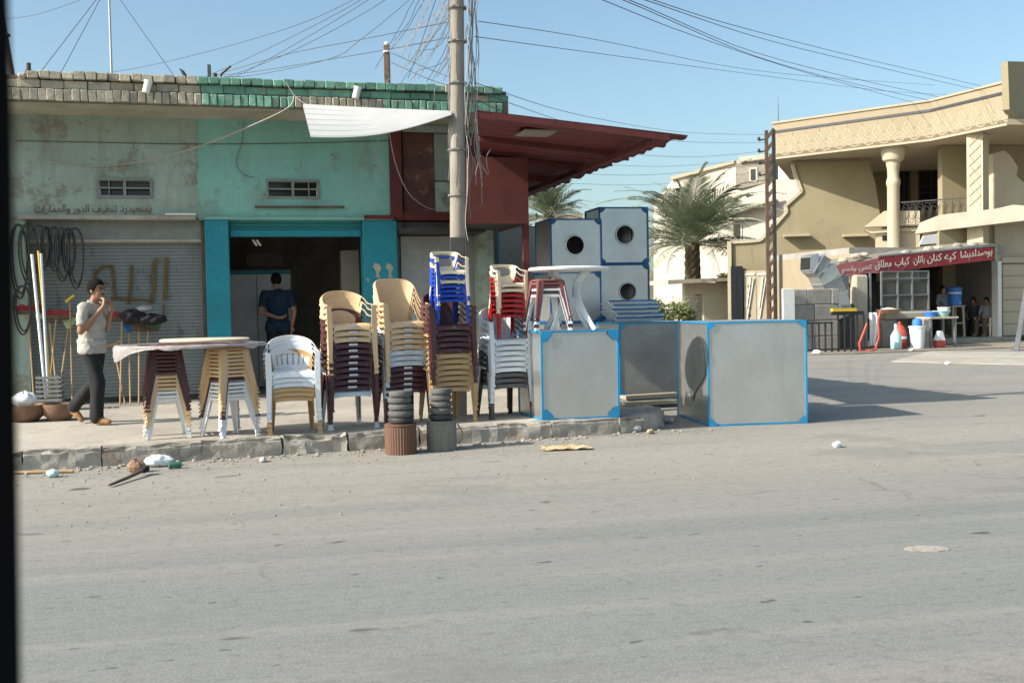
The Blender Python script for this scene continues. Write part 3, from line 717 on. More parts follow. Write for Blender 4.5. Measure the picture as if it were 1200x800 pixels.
stack(b5+F_ @ Vector((.05, -.05, .424+.064*8+.004)), rz2-.03, [(kr, 'red')]*5 + [(kc, 'cream')]*2, .060, 'red pile right of the pole', KG, 'child_chair', "child's chair")
# stools
def stool_proto(mk):
    if ('stool', mk) in CH: return CH['stool', mk]
    P = [('seat', MB().rbox(-.15, .15, -.15, .15, .418, .45, .012).mesh('seat', mk), mk)]
    for a in range(4):
        T = Matrix.Rotation(a*math.pi/2, 4, 'Z'); l = MB()
        l.bar((-.205, -.215, 0), (-.125, -.152, .43), .04, .008, .075, .008, up=(0, 1, 0)); l.bar((-.215, -.205, 0), (-.152, -.125, .43), .008, .04, .008, .075, up=(0, 1, 0)); l.bar((-.206, -.219, 0), (-.205, -.217, .02), .056, .016, up=(0, 1, 0)); l.bar((-.219, -.206, 0), (-.217, -.205, .02), .016, .056, up=(0, 1, 0))
        me = l.mesh('leg', mk); me.transform(T); P.append(('leg', me, mk))
    ap = MB()
    for a in range(4):
        t = MB().bar((-.13, -.160, .40), (.13, -.160, .40), .006, .024); T = Matrix.Rotation(a*math.pi/2, 4, 'Z'); ap.add(t.v, t.f, 0, T)
    P.append(('apron', ap.mesh('apron', mk), mk)); CH['stool', mk] = P; return P
SM, ST, SW, SD = [stool_proto(k) for k in ('plastic_maroon', 'plastic_tan', 'plastic_white', 'plastic_dusty')]
SG = 'plastic stools stacked under the wrapped table top'
s1 = spot(192, 513) + Vector((0, .12, 0)); s2 = spot(266, 512) + Vector((0, .12, 0))
stack(s1, R(22), [(SW, 'white')]*3 + [(ST, 'tan')]*4 + [(SM, 'maroon')]*6, .041, 'left pile under the wrapped table', SG, 'plastic_stool', 'plastic stool', (0, 0))
stack(s2, R(45), [(SW, 'white')]*5 + [(SM, 'maroon')]*1 + [(ST, 'tan')]*7, .041, 'right pile under the wrapped table', SG, 'plastic_stool', 'plastic stool', (0, 0))
ztop = PV+.45+.041*12+.006
cm = (s1+s2)/2
tt = thing('table_top', 'big round table top in crumpled clear film laid on two stool piles', 'table top', (cm.x-.06, cm.y, ztop), R(12))
MB().lathe([(0, 0), (.70, 0), (.735, .008), (.735, .02), (.70, .028), (0, .028)], 44, sx=1, sy=.8).build('top', 'plastic_dusty', tt, 30)
def filmf(u, v):
    a = 2*math.pi*u; rr = (.55+.235*min(v*1.6, 1)); k = mn.noise(Vector((math.cos(a)*3, math.sin(a)*3, v*2)))
    z = .036 + .010*k if v < .62 else .036 - (v-.62)*(.06+.16*max(0, k)+.30*max(0, math.cos(a-3.5))**8)
    return Vector((math.cos(a)*(rr+.04*k*v), math.sin(a)*(rr+.04*k*v)*.8, z + (0.006*mn.noise(Vector((a*9, v*7, 1))))))
MB().shell(filmf, 72, 10, .003).build('plastic_film', 'film', tt, 60)
bt = thing('table_top', 'plain beige round table top lying on the wrapped one', 'table top', (cm.x+.10, cm.y-.02, ztop+.062), R(10))
MB().lathe([(0, 0), (.44, 0), (.465, .01), (.465, .024), (.44, .034), (0, .034)], 40, sx=1, sy=.75).build('top', 'beige_top', bt, 30)

# ------------------------------------------------------------------ galvanised boxes with blue edges
def metal_box(label, loc, rz, w, d, h, hole=None, blue='blue_strip', front='galv', sidem='galv', gus=.09, patch=False, group='blue-edged sheet metal cooler boxes'):
    """origin at the front left bottom corner; front faces -y"""
    t = thing('metal_box', label, 'metal box', loc, rz, group); e = .022; th = .006
    if hole:
        cx, cz, rr = hole; n = 32; o = MB(); vs = []
        for rad, yy in ((None, 0), (rr, 0), (rr, .02)):
            for k in range(n):
                a = 2*math.pi*k/n; c, s = math.cos(a), math.sin(a)
                if rad is None:
                    q = min((w-cx if c > 0 else cx)/max(abs(c), 1e-6), (h-cz if s > 0 else cz)/max(abs(s), 1e-6)); vs.append((cx+c*q, yy, cz+s*q))
                else: vs.append((cx+c*rad, yy, cz+s*rad))
        fs = [(j*n+k, j*n+(k+1) % n, (j+1)*n+(k+1) % n, (j+1)*n+k) for j in range(2) for k in range(n)]
        o.add(vs, fs)
        for (qx, qz) in ((0, 0), (w, 0), (w, h), (0, h)):   # corner fills
            ks = sorted(range(n), key=lambda k: (vs[k][0]-qx)**2+(vs[k][2]-qz)**2)[:2]
            o.add([vs[ks[0]], vs[ks[1]], (qx, 0, qz)], [(0, 1, 2)])
        o.build('front_panel', front, t)
        rg = MB(); pr = []
        rg.add([(cx+math.cos(2*math.pi*k/n)*rad, y, cz+math.sin(2*math.pi*k/n)*rad) for rad, y in ((rr*.99, -.012), (rr*1.1, -.012), (rr*1.16, 0)) for k in range(n)], [(j*n+k, j*n+(k+1) % n, (j+1)*n+(k+1) % n, (j+1)*n+k) for j in range(2) for k in range(n)])
        rg.build('hole_rim', 'galv_bright', t, 40)
    else:
        def bulge(u, v): return Vector((w*u, -.004-.006*math.sin(3.14*u)*math.sin(3.14*v) + .006*mn.noise(Vector((u*2.6+h*9, v*2.6, w)))+.002*mn.noise(Vector((u*7+h*9, v*7, w))), h*v))
        MB().shell(bulge, 20, 20, .003).build('front_panel', front, t, 60)
    MB().box(0, th, .004, d, 0, h).build('side_panel', sidem, t)
    MB().box(w-th, w, .004, d, 0, h).build('side_panel', sidem, t)
    MB().box(th, w-th, d-th, d, 0, h).build('back_panel', sidem, t)
    MB().box(th, w-th, .004, d-th, h-th, h-.001).build('top_panel', sidem, t)
    def strip(a, b): MB().bar(a, b, e, e).build('edge_strip', blue, t)
    o = .004
    for z in (0+e/2, h-e/2):
        strip((0, -.002, z), (w, -.002, z)); strip((-.002, e*.5+.002, z), (-.002, d, z)); strip((w+.002, e*.5+.002, z), (w+.002, d, z))
    for x in (0, w):
        strip((x, -.006, e), (x, -.006, h-e)); strip((x, d, e), (x, d, h-e))
    for (qx, sx_) in ((0, 1), (w, -1)):
        for (qz, sz_) in ((0, 1), (h, -1)):
            MB().prism([(qx, qz), (qx+sx_*gus, qz), (qx+sx_*gus*.95, qz+sz_*gus*.45), (qx+sx_*gus*.45, qz+sz_*gus*.95), (qx, qz+sz_*gus)], -.026, -.0235).build('corner_plate', blue, t)
    if patch:  # dark grey shape on the left side, a reflection of shade painted in
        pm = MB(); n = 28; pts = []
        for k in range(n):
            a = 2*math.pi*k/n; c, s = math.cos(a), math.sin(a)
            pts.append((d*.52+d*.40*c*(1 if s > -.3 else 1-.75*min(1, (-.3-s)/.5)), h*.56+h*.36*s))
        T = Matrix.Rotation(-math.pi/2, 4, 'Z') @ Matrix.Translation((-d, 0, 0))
        pm.prism(pts, -.012, -.006, 0, T); o_ = pm.build('painted_reflection', 'steel_grey', t)
    return t
BR = R(15)
pA = G(636, 493, PV); metal_box('big grey box at the kerb, under the white table', pA, BR, .93, 1.0, 1.03, gus=.13)
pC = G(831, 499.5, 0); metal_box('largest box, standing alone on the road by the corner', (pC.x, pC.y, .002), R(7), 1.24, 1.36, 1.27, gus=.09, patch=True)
bx = Matrix.Rotation(BR, 3, 'Z')
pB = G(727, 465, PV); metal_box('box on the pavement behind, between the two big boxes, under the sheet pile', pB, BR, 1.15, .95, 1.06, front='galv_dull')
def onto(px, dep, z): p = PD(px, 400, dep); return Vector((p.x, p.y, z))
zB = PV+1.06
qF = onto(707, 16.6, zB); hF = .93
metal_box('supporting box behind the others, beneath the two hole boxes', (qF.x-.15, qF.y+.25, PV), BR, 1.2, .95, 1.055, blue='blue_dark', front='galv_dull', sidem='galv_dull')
p = qF + bx @ Vector((0, 0, 0)); 
q = Vector((qF.x, qF.y+.35, zB+.002))
W_ = .80
metal_box('box with a round dark hole, lower one of the tall pair', q, R(11), W_, .8, .90, hole=(.45, .46, .135), blue='blue_dark', front='galv_bright', sidem='galv_bright')
metal_box('box with a round dark hole, highest of them all', q+Vector((.0, 0, .905)), R(12), W_, .8, .90, hole=(.42, .46, .145), blue='blue_dark', front='galv_bright', sidem='galv_bright')
qD = onto(648, 16.0, 0)
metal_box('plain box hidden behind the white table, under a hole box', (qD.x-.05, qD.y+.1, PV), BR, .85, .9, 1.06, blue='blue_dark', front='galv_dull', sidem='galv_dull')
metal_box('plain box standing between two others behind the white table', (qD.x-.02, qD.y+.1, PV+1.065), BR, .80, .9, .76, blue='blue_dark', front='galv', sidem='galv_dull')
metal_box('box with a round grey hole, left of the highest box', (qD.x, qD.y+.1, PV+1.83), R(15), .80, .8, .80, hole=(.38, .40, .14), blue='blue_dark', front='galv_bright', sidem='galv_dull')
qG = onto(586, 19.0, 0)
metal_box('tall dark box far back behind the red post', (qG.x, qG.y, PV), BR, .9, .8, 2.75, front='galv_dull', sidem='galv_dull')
# flat sheets piled on the box
for k in range(5):
    a = PD(714+2*k, 400, 15.4); z = zB+.018+.062*(4-k)
    t = thing('sheet_bundle', f'blue grey folded metal sheet, {ORD[k]} of the pile on the rear box' if k else 'topmost blue grey folded sheet of the pile on the rear box', 'metal sheet', (a.x+.04*(k % 2), a.y, z), R(13+2*(k % 3)), 'folded metal sheets piled on a box')
    MB().rbox(0, .74-.03*k % .05, 0, .5, 0, .014, .004).rbox(.0, .73, -.002, .02, .014, .05, .004).build('sheet', 'galv_bright', t)
    MB().box(0, .735, -.007, -.0025, .03, .056).build('edge_strip', 'blue_dark', t)
# white pedestal table and stools on box A
za = PV+1.03+.003
ta = thing('plastic_table', 'white round plastic table with four curved legs on the grey box', 'table', pA+bx @ Vector((.47, .38, 1.034)), R(20))
MB().lathe([(0, .69), (.44, .69), (.475, .70), (.485, .72), (.47, .735), (.43, .738), (.0, .732)], 44).build('table_top', 'plastic_white', ta, 40)
for a in range(4):
    q_ = a*math.pi/2+.55; c, s = math.cos(q_), math.sin(q_); pts = []
    for k in range(11):
        v = k/10; rr = .36-.27*math.sin(min(v*1.25, 1)*math.pi/2)*(1 if v < .8 else 1) + (.20*max(0, (v-.6)/.4)**2); pts.append((c*rr, s*rr, .69*v))
    lg = MB()
    for k in range(10): lg.bar(pts[k], pts[k+1], .05+.02*math.sin(k/10*3.1), .022, .05+.02*math.sin((k+1)/10*3.1), .022, up=(-s, c, 0))
    lg.build('leg', 'plastic_cool', ta)
MB().lathe([(0, .30), (.10, .30), (.11, .34), (.10, .38), (0, .38)], 16).build('leg_hub', 'plastic_cool', ta, 40)
sb = pA + bx @ Vector((.17, .30, 1.034))
stack(sb, R(17), [(SW, 'white'), (SM, 'maroon'), (SW, 'white'), (SM, 'maroon'), (SD, 'dusty maroon')], .036, 'pile on the grey box', 'stools stacked on the grey box', 'plastic_stool', 'plastic stool', (0, 0))

# ------------------------------------------------------------------ drums with rubber rings
for px, py, mk, wd, rr in ((468.5, 533, 'drum_brown', 'brown', .165), (517, 528.5, 'drum_grey', 'grey', .158)):
    c = G(px, py, 0); c = c + Vector((0, rr*.8, 0.002))
    t = thing('ribbed_drum', f'{wd} ribbed metal drum standing on the road against the kerb', 'drum', c, .3)
    n = 72; m = MB(); prof = [(1, 0), (1, .29), (1.03, .295), (1.03, .31), (.9, .31)]
    vs = [(rr*p[0]*(1-.035*(k % 2)*(j < 2))*math.cos(2*math.pi*k/n), rr*p[0]*(1-.035*(k % 2)*(j < 2))*math.sin(2*math.pi*k/n), p[1]) for j, p in enumerate(prof) for k in range(n)]
    fs = [(j*n+k, j*n+(k+1) % n, (j+1)*n+(k+1) % n, (j+1)*n+k) for j in range(4) for k in range(n)] + [[4*n+k for k in range(n)]]
    m.add(vs, fs).build('drum_wall', mk, t)
    MB().tube([(rr*1.02, -.06, .27), (rr*1.25, -.09, .20), (rr*1.28, -.10, .12), (rr*1.03, -.07, .06)], .009, 6).build('handle', 'wood', t)
    for k in range(5):
        z = .312+.068*k; b_ = thing('rubber_ring', f'black rubber ring, {ORD[4-k]} {"on" if k == 4 else "from the top on"} the {wd} drum', 'rubber ring', c+Vector((r.uniform(-.008, .008), r.uniform(-.008, .008), z)), r.uniform(0, 6), 'black rubber rings stacked on the drums')
        rb = .128-.003*k
        MB().lathe([(.06, .0), (rb*.86, .0), (rb*.9, .014), (rb*1.02, .018), (rb*1.04, .03), (rb*1.04, .05), (rb*.98, .064), (rb*.8, .066), (.06, .066)], 28).build('ring', 'rubber_dusty' if k else 'rubber', b_, 40)

# ------------------------------------------------------------------ brooms, poles, bowls, hoses on the left
def at(px, py, y): return SF.px(px, py, y)
def broom(bp, tp, mk, hw, label, stick='wood', y0=-.55, y1=-.12, kind='brush'):
    a = SF.w(at(bp[0], bp[1], y0)); a.z = max(a.z, PV+.01) if bp[1] > 470 else a.z; b_ = SF.w(at(tp[0], tp[1], y1))
    t = thing('broom', label, 'broom', a, 0, 'brooms leaning on the grey shutter'); d = b_-a
    MB().tube([(0, 0, 0), d], .013, 8).build('handle', stick, t)
    X = Vector((math.cos(SF.a), math.sin(SF.a), 0)); n = d.normalized(); 
    hd = MB()
    if kind == 'brush':
        hd.bar(d-X*hw, d+X*hw, .055, .045, up=n); h_ = hd.build('head', 'wood_dark', t)
        br_ = MB()
        for k in range(14):
            u = -1+2*k/13; p0 = d+X*hw*u*.97+n*.02; br_.bar(p0, p0+n*(.085+.012*math.sin(k*5))+X*u*.02, hw*2/13, .05, hw*2/12, .065, up=(0, 1, 0))
        br_.build('bristles', mk, t)
    elif kind == 'fan':
        for k in range(12):
            u = -1+2*k/11; hd.bar(d, d+n*.17+X*hw*u, .02, .04, .035, .03, up=(0, 1, 0))
        hd.build('bristles', mk, t)
    else:
        hd.bar(d-X*hw-n*.05, d+X*hw+n*.05, .05, .03, up=n); hd.build('head', mk, t)
    return t
broom((147, 481), (133, 404), 'wood', .13, 'wooden broom stick with bare crossbar beside the walking man', kind='bar')
broom((141, 481), (143, 374), 'bristle_red', .16, 'long-handled broom with red bristles right of the walking man')
broom((153, 481), (151, 390), 'bristle_blue', .10, 'broom with spread blue bristles near the wrapped table', kind='fan')
broom((163, 481), (163, 385), 'wood_dark', .10, 'broom with dark plain head between blue and green brooms')
broom((176, 481), (173, 386), 'bristle_green', .16, 'broom with green bristles above the wrapped table')
broom((66, 452), (58, 376), 'bristle_pale', .15, 'broom with pale yellow green bristles behind the poles')
broom((70, 455), (80, 385), 'bristle_pale', .10, 'broom with pale fan of bristles beside the walking man', kind='fan')
broom((58, 455), (66, 372), 'bristle_red', .17, 'broom with dark red bristles just left of the walking man')
broom((40, 470), (33, 366), 'bristle_red', .15, 'broom with red bristles leaning in the far left corner')
broom((85, 478), (82, 350), 'yellow', .06, 'broom handle with yellow end behind the walking man', kind='bar')
p = at(166, 372, -.3); t = frame_thing('bag_heap', 'black crumpled bags heaped on the broom heads by the shutter', 'bags', SF); t.location = SF.w(p)
def heap(u, v, sx_, sy_, sz_, sd):
    a = 2*math.pi*u; b_ = math.pi*(v-.5); k = 1+.30*mn.noise(Vector((math.cos(a)*2+sd, math.sin(a)*2, v*4)))
    return Vector((math.cos(b_)*math.cos(a)*sx_*k, math.cos(b_)*math.sin(a)*sy_*k, math.sin(b_)*sz_*k))
MB().grid(lambda u, v: heap(u, v, .17, .12, .10, 1)*(1+.25*math.sin(u*31)*math.sin(v*9))+Vector((-.13, 0, .02)), 28, 12).build('bag', 'cloth_black', t, 70)
MB().grid(lambda u, v: heap(u, v, .20, .12, .075, 6)*(1+.22*math.sin(u*37)*math.sin(v*11))+Vector((.14, -.03, -.03)), 28, 12).build('bag', 'cloth_black', t, 70)
o = MB().grid(lambda u, v: heap(u, v, .12, .08, .045, 4)+Vector((.06, -.06, .13)), 18, 8).build('bag', 'shirt_grey', t, 50)
# poles standing in a pile of crates
pc = SF.w(at(60, 474, -.9)); t = thing('crate_stack', 'tall slatted grey crate holding the long poles', 'crate', (pc.x, pc.y, PV), SF.a)
cr = MB().box(-.13, .13, -.13, .13, .0, .02)
for k in range(8):
    z = .03+.062*k; b_ = MB()
    for a, c in (((-.16, -.16), (.16, -.16)), ((.16, -.16), (.16, .16)), ((.16, .16), (-.16, .16)), ((-.16, .16), (-.16, -.16))): b_.bar((*a, z), (*c, z), .014, .036)
    b_.build('slat', 'basket', t)
for x in (-.14, .14):
    for y in (-.14, .14): MB().box(x-.012, x+.012, y-.012, y+.012, 0, .52).build('corner_post', 'steel_dark', t)
for bp, tp, mk, l in (((54, 466), (37.5, 298), 'plastic_white', 'white pole standing in the crate, leftmost of three'), ((60, 466), (45, 294), 'yellow', 'yellow pole standing in the crate'), ((57, 466), (48, 297), 'plastic_cool', 'pale grey pole standing behind the yellow one')):
    a = SF.w(at(bp[0], bp[1], -.9)); b_ = SF.w(at(tp[0], tp[1], -.75)); t = thing('pole', l, 'pole', a, 0, 'long poles in the crate'); MB().tube([(0, 0, 0), b_-a], .021 if mk != 'yellow' else .016, 10).build('shaft', mk, t, 40)
for px, py, rr, l in ((62, 494, .20, 'brown clay bowl beside the foot of the walking man'), (18, 496, .25, 'dark clay bowl at the left edge under a white bag')):
    c = spot(px, py); t = thing('clay_bowl', l, 'bowl', c + Vector((0, rr, 0)), 0, 'clay bowls on the pavement')
    MB().lathe([(0, 0), (rr*.6, 0), (rr*.92, .07), (rr, .14), (rr*1.04, .19), (rr*1.04, .21), (rr*.97, .21), (rr*.9, .15), (rr*.55, .03), (0, .025)], 32).build('bowl', 'clay', t, 40)
    if px < 40:
        for k in range(1):
            o = tag(MB().grid(lambda u, v: heap(u, v, .15, .12, .10, 9), 20, 10).build('plastic_bag', 'plastic_white', None, 50), 'crumpled white plastic bag lying in the left clay bowl', 'bag'); o.location = c+Vector((.03, rr-.05, .27))
# black rubber hoses hung in loops
hl = [(22, 263, 350, 9, 'leftmost'), (33, 262, 333, 10, 'second from the left'), (44, 264, 320, 12, 'third from the left'), (54, 266, 312, 5, 'fourth from the left'), (63, 266, 318, 6, 'fifth from the left'), (72, 267, 330, 8, 'sixth from the left'), (80, 268, 322, 7, 'seventh from the left'), (88, 267, 338, 9, 'rightmost'), (26, 335, 392, 9, 'lower one, hung beneath the leftmost')]
for i, (px, y0, y1, hw, w_) in enumerate(hl):
    yy = -.16-.02*(i % 3); c = at(px, (y0+y1)/2, yy); hz = (sz(px, y0, yy)-sz(px, y1, yy))/2; hx = hw/80
    t = frame_thing('hose_loop', f'black rubber hose hung in a loop by the shutter, {w_}', 'hose', SF, 'black hoses hung beside the shutter'); t.location = SF.w(c)
    for q in range(2):
        pts = [(hx*(1-.12*q)*math.sin(2*math.pi*k/28)*(1+.15*math.cos(2*math.pi*k/28)) + .02*q, -.02*q, hz*(1-.07*q)*math.cos(2*math.pi*k/28)+hz*.07*q) for k in range(28)]
        MB().tube(pts, .0135, 7, closed=True).build('loop', 'rubber', t, 60)
    MB().bar((0, .17, hz), (0, -.05, hz-.01), .02).build('nail', 'steel_dark', t)

# ------------------------------------------------------------------ house on the far corner
W2 = Frame(PD(909, 360, 41.6).xy, -10)
fa = [PD(905, 147, 41.0), PD(1090.5, 120, 36.95), PD(1181, 97, 33.9)]
F0, F1, F2 = [Vector((p.x, p.y, 0)) for p in fa]
ZF0, ZF1 = 6.93, 8.3
house = thing('corner_house', 'two-storey beige villa with a slanted ornamented roof band and a round column', 'house', (F1.x, F1.y, 0))
HO = Vector((F1.x, F1.y, 0))
def hb(name, mb, mk, sm=None):
    mb.v = [v - HO for v in mb.v]; return mb.build(name, mk, house, sm)
def wpoly(fr, pts, y, th, extra=None):
    m = MB(); m.prism([(lambda q: (q.x, q.z))(fr.px(a, b, y)) for a, b in pts], y, y+th); m.v = [fr.w(v) for v in m.v]; return m
def fbox(fr, x0, x1, y0, y1, z0, z1):
    m = MB().box(x0, x1, y0, y1, z0, z1); m.v = [fr.w(v) for v in m.v]; return m
W2pts = [(855, 284), (877, 283), (891, 281.5), (909, 263), (922, 248), (920.5, 241), (939.5, 224), (932, 204), (929, 190), (1018, 189), (1026, 215), (1031, 250), (1036, 290), (1040, 402), (855, 402)]
hb('side_wall', wpoly(W2, W2pts, 0, .3), 'stucco')
cp = [(856, 284), (877, 283), (891, 281.5), (909, 263), (922, 248), (920.5, 241), (939.5, 224), (932, 204), (929, 192)]
for a, b in zip(cp[:-1], cp[1:]):
    p, q = W2.px(*a, -.05), W2.px(*b, -.05); m = MB().bar(W2.w((p.x, .12, p.z)), W2.w((q.x, .12, q.z)), .11, .40, up=(math.sin(-W2.a), math.cos(W2.a), 0)); hb('coping', m, 'cream_paint')
wp = [W2.px(x, 284) for x in (855, 858)]
hb('coping', fbox(W2, W2.px(852.5, 300).x, W2.px(857, 300).x, -.12, .2, .2, W2.px(855, 283).z), 'cream_paint')
for a, b, y in ((918, 948, 276), (987, 1016, 276)):
    p, q = W2.px(a, y), W2.px(b, y); hb('hood', fbox(W2, p.x, q.x, -.42, -.002, p.z-.07, p.z+.03), 'stucco_light')
# fascia with stripe and relief pattern
def fascia_seg(P, Q, name, y0, y1, z0, z1, mk, z0b=None):
    d = (Q-P).normalized(); n = Vector((d.y, -d.x, 0))
    if n.y > 0: n = -n
    vs = [P+n*y0, Q+n*y0, Q+n*y1, P+n*y1]; m = MB()
    m.add([v+Vector((0, 0, z0)) for v in vs] + [v+Vector((0, 0, z1)) for v in vs], [(3, 2, 1, 0), (4, 5, 6, 7), (0, 1, 5, 4), (1, 2, 6, 5), (2, 3, 7, 6), (3, 0, 4, 7)]); return hb(name, m, mk)
for P, Q in ((F0, F1), (F1, F2)):
    fascia_seg(P, Q, 'roof_band', -.3, 0, ZF0, ZF1, 'fascia_tan')
    fascia_seg(P, Q, 'roof_stripe', .002, .03, ZF1-.37, ZF1-.28, 'stripe_dark')
    fascia_seg(P, Q, 'roof_edge', .004, .05, ZF1-.02, ZF1+.05, 'stucco_light')
    fascia_seg(P, Q, 'bottom_moulding', .003, .04, ZF0, ZF0+.07, 'stucco_relief')
    L_ = (Q-P).length; d = (Q-P).normalized(); n = Vector((d.y, -d.x, 0)); n = -n if n.y > 0 else n
    k = max(1, round(L_/.56)); w = L_/k
    for i in range(k):
        c = P + d*w*(i+.5) + n*.003; rb = MB()
        def rl(pts, wd=.045, cl=True):
            pts = pts+[pts[0]] if cl else pts
            for a, b in zip(pts[:-1], pts[1:]):
                pa = c+d*a[0]+Vector((0, 0, ZF0+a[1])); pb_ = c+d*b[0]+Vector((0, 0, ZF0+b[1])); rb.bar(pa, pb_, .008, wd*.8, up=n.cross(d) if abs(b[0]-a[0]) < .01 else Vector((0, 0, 1)))
        rl([(0, .82), (.16, .55), (0, .32), (-.16, .55)]); rl([(0, .62), (.05, .54), (0, .46), (-.05, .54)], .03)
        rl([(0, .82), (0, .95)], .04, False)
        rl([(-w/2, .42), (-.2, .40), (-.09, .28), (-.14, .16), (-w/2, .13)], .04, False); rl([(w/2, .42), (.2, .40), (.09, .28), (.14, .16), (w/2, .13)], .04, False)
        rl([(-.07, .2), (0, .30), (.07, .2)], .035, False); rl([(w/2-.05, .27), (w/2-.12, .27)], .05, False); rl([(-w/2+.05, .27), (-w/2+.12, .27)], .05, False); rl([(w/2-.03, .50), (w/2-.03, .58)], .05, False)
        hb('relief_ornament', rb, 'stucco_relief')
m = MB().slab([(F0.x, F0.y), (F1.x, F1.y), (F2.x, F2.y), (24, 34.6), (24, 52), (12.6, 48)], ZF0+.02, ZF0+.2)
hb('roof_slab', m, 'stucco_light')
# column, pillar, recess walls, windows, balcony rail
cpx = PD(1047.5, 300, 38.5); cc = Vector((cpx.x, cpx.y, 0)); zc0 = 2.9
m = MB().lathe([(0, zc0), (.30, zc0), (.30, zc0+.1), (.225, zc0+.15), (.215, 5.55), (.235, 5.6), (.255, 5.70), (.235, 5.80), (.20, 5.9), (.215, 6.2), (.25, 6.35), (.25, 6.42), (.36, 6.5), (.42, 6.72), (.42, ZF0+.01), (0, ZF0+.01)], 12); m.v = [v+cc for v in m.v]
hb('column', m, 'cream_paint', 30)
Kp = Frame(PD(1133, 245, 35.6).xy, -38)
w1 = Kp.px(1152, 240).x
hb('pillar', fbox(Kp, 0, w1, 0, .75, 3.2, ZF0-.0), 'cream_paint')
rb = MB()
for i in range(7):
    z = 4.55+.33*i
    for s in (-1, 1):
        rb.bar(Kp.w((w1/2-s*w1*.36, -.012, z)), Kp.w((w1/2+s*w1*.36, -.012, z+.33)), .02, .035, up=(0, 0, 1))
hb('pillar_relief', rb, 'stucco_light')
Kb = Frame(PD(1000, 200, 46).xy, -10)
hb('rear_wall', fbox(Kb, -2.2, 14, 0, .3, 0, ZF0), 'stucco')
def kwin(x0, x1, y0, y1, fr, y=-.02):
    p, q = fr.px(x0, y1, y), fr.px(x1, y0, y); f = MB()
    o = hb('window', fbox(fr, p.x, q.x, y, y+.015, p.z, q.z), 'glass_dark')
    for a, b in ((p.x, p.x+.08), (q.x-.08, q.x), ((p.x+q.x)/2-.03, (p.x+q.x)/2+.03)):
        mm = fbox(fr, a, b, y-.03, y-.002, p.z, q.z); mm.v = [v-HO for v in mm.v]; mm.build('window_frame', 'steel_dark', o)
    nbar = int((q.z-p.z)/.3)
    for k in range(nbar):
        z = p.z+.3*k+.1; mm = fbox(fr, p.x+.09, q.x-.09, y-.025, y-.004, z, z+.025); mm.v = [v-HO for v in mm.v]; mm.build('window_bar', 'steel_dark', o)
kwin(1053, 1066, 194, 248, Kb); kwin(1076, 1106, 190, 246, Kb)
rl0, rl1 = PD(1056, 240, 37.6), PD(1134, 240, 36.3); zr = 4.9
d = (rl1-rl0); d.z = 0; L_ = d.length; d.normalize(); b0 = Vector((rl0.x, rl0.y, 0))
m = MB().bar(b0+Vector((0, 0, zr)), b0+d*L_+Vector((0, 0, zr)), .04); m.bar(b0+Vector((0, 0, 4.1)), b0+d*L_+Vector((0, 0, 4.1)), .03); hb('balcony_rail', m, 'steel_dark')
for i in range(9):
    c = b0+d*(L_*(i+.5)/9)+Vector((0, 0, 4.5)); m = MB()
    for q in range(2): m.tube([c+d*(.13-.05*q)*math.cos(2*math.pi*k/12)*(1+.4*math.sin(4*math.pi*k/12))+Vector((0, 0, (.34-.12*q)*math.sin(2*math.pi*k/12))) for k in range(12)], .009, 4, closed=True)
    m.bar(c+d*L_/18+Vector((0, 0, -.4)), c+d*L_/18+Vector((0, 0, .4)), .016); hb('rail_scroll', m, 'steel_dark')
Kf = Frame(PD(1100, 260, 35.6).xy, -30)
hb('balcony_front', wpoly(Kf, [(1072, 274), (1078, 261), (1101, 252), (1134, 248), (1165, 245), (1187, 240), (1230, 243), (1230, 256), (1200, 258.5), (1117, 268)], 0, .3), 'slab')
hb('balcony_slab', wpoly(Kf, [(1074, 272.5), (1230, 255), (1230, 252), (1076, 268)], .302, 3.4), 'slab')
Kl = Frame(PD(1030, 280, 38.9).xy, -12)
hb('annex_top', wpoly(Kl, [(1013, 266), (1037, 247), (1078, 247), (1078, 264)], -.25, .5), 'cream_paint')
hb('annex_cornice', wpoly(Kl, [(1014, 269.5), (1078, 266), (1078, 270), (1020, 273.5)], -.12, .4), 'cream_paint')
hb('annex_wall', wpoly(Kl, [(1027, 274), (1078, 270), (1078, 330), (1027, 330)], 0, .3), 'cream_paint')
hb('annex_vent', wpoly(Kl, [(1034, 276), (1040, 276), (1040, 282), (1034, 282)], -.02, .015), 'dark_gap')
W3 = Frame(PD(1166, 240, 36.6).xy, 8)
hb('gable_wall', wpoly(W3, [(1164, 180), (1177, 176.5), (1184, 182), (1193, 196), (1191, 206), (1200, 214), (1230, 238), (1230, 262), (1164, 262)], 0, .3), 'cream_paint')
W4 = Frame(PD(1181, 100, 33.6).xy, 38)
hb('roof_block', wpoly(W4, [(1181, 72), (1260, 74), (1260, 160), (1196, 146), (1183, 128)], 0, .22), 'stucco')
hb('upper_wall', fbox(W3, -1, 10, 1.6, 1.9, 0, ZF0), 'stucco')
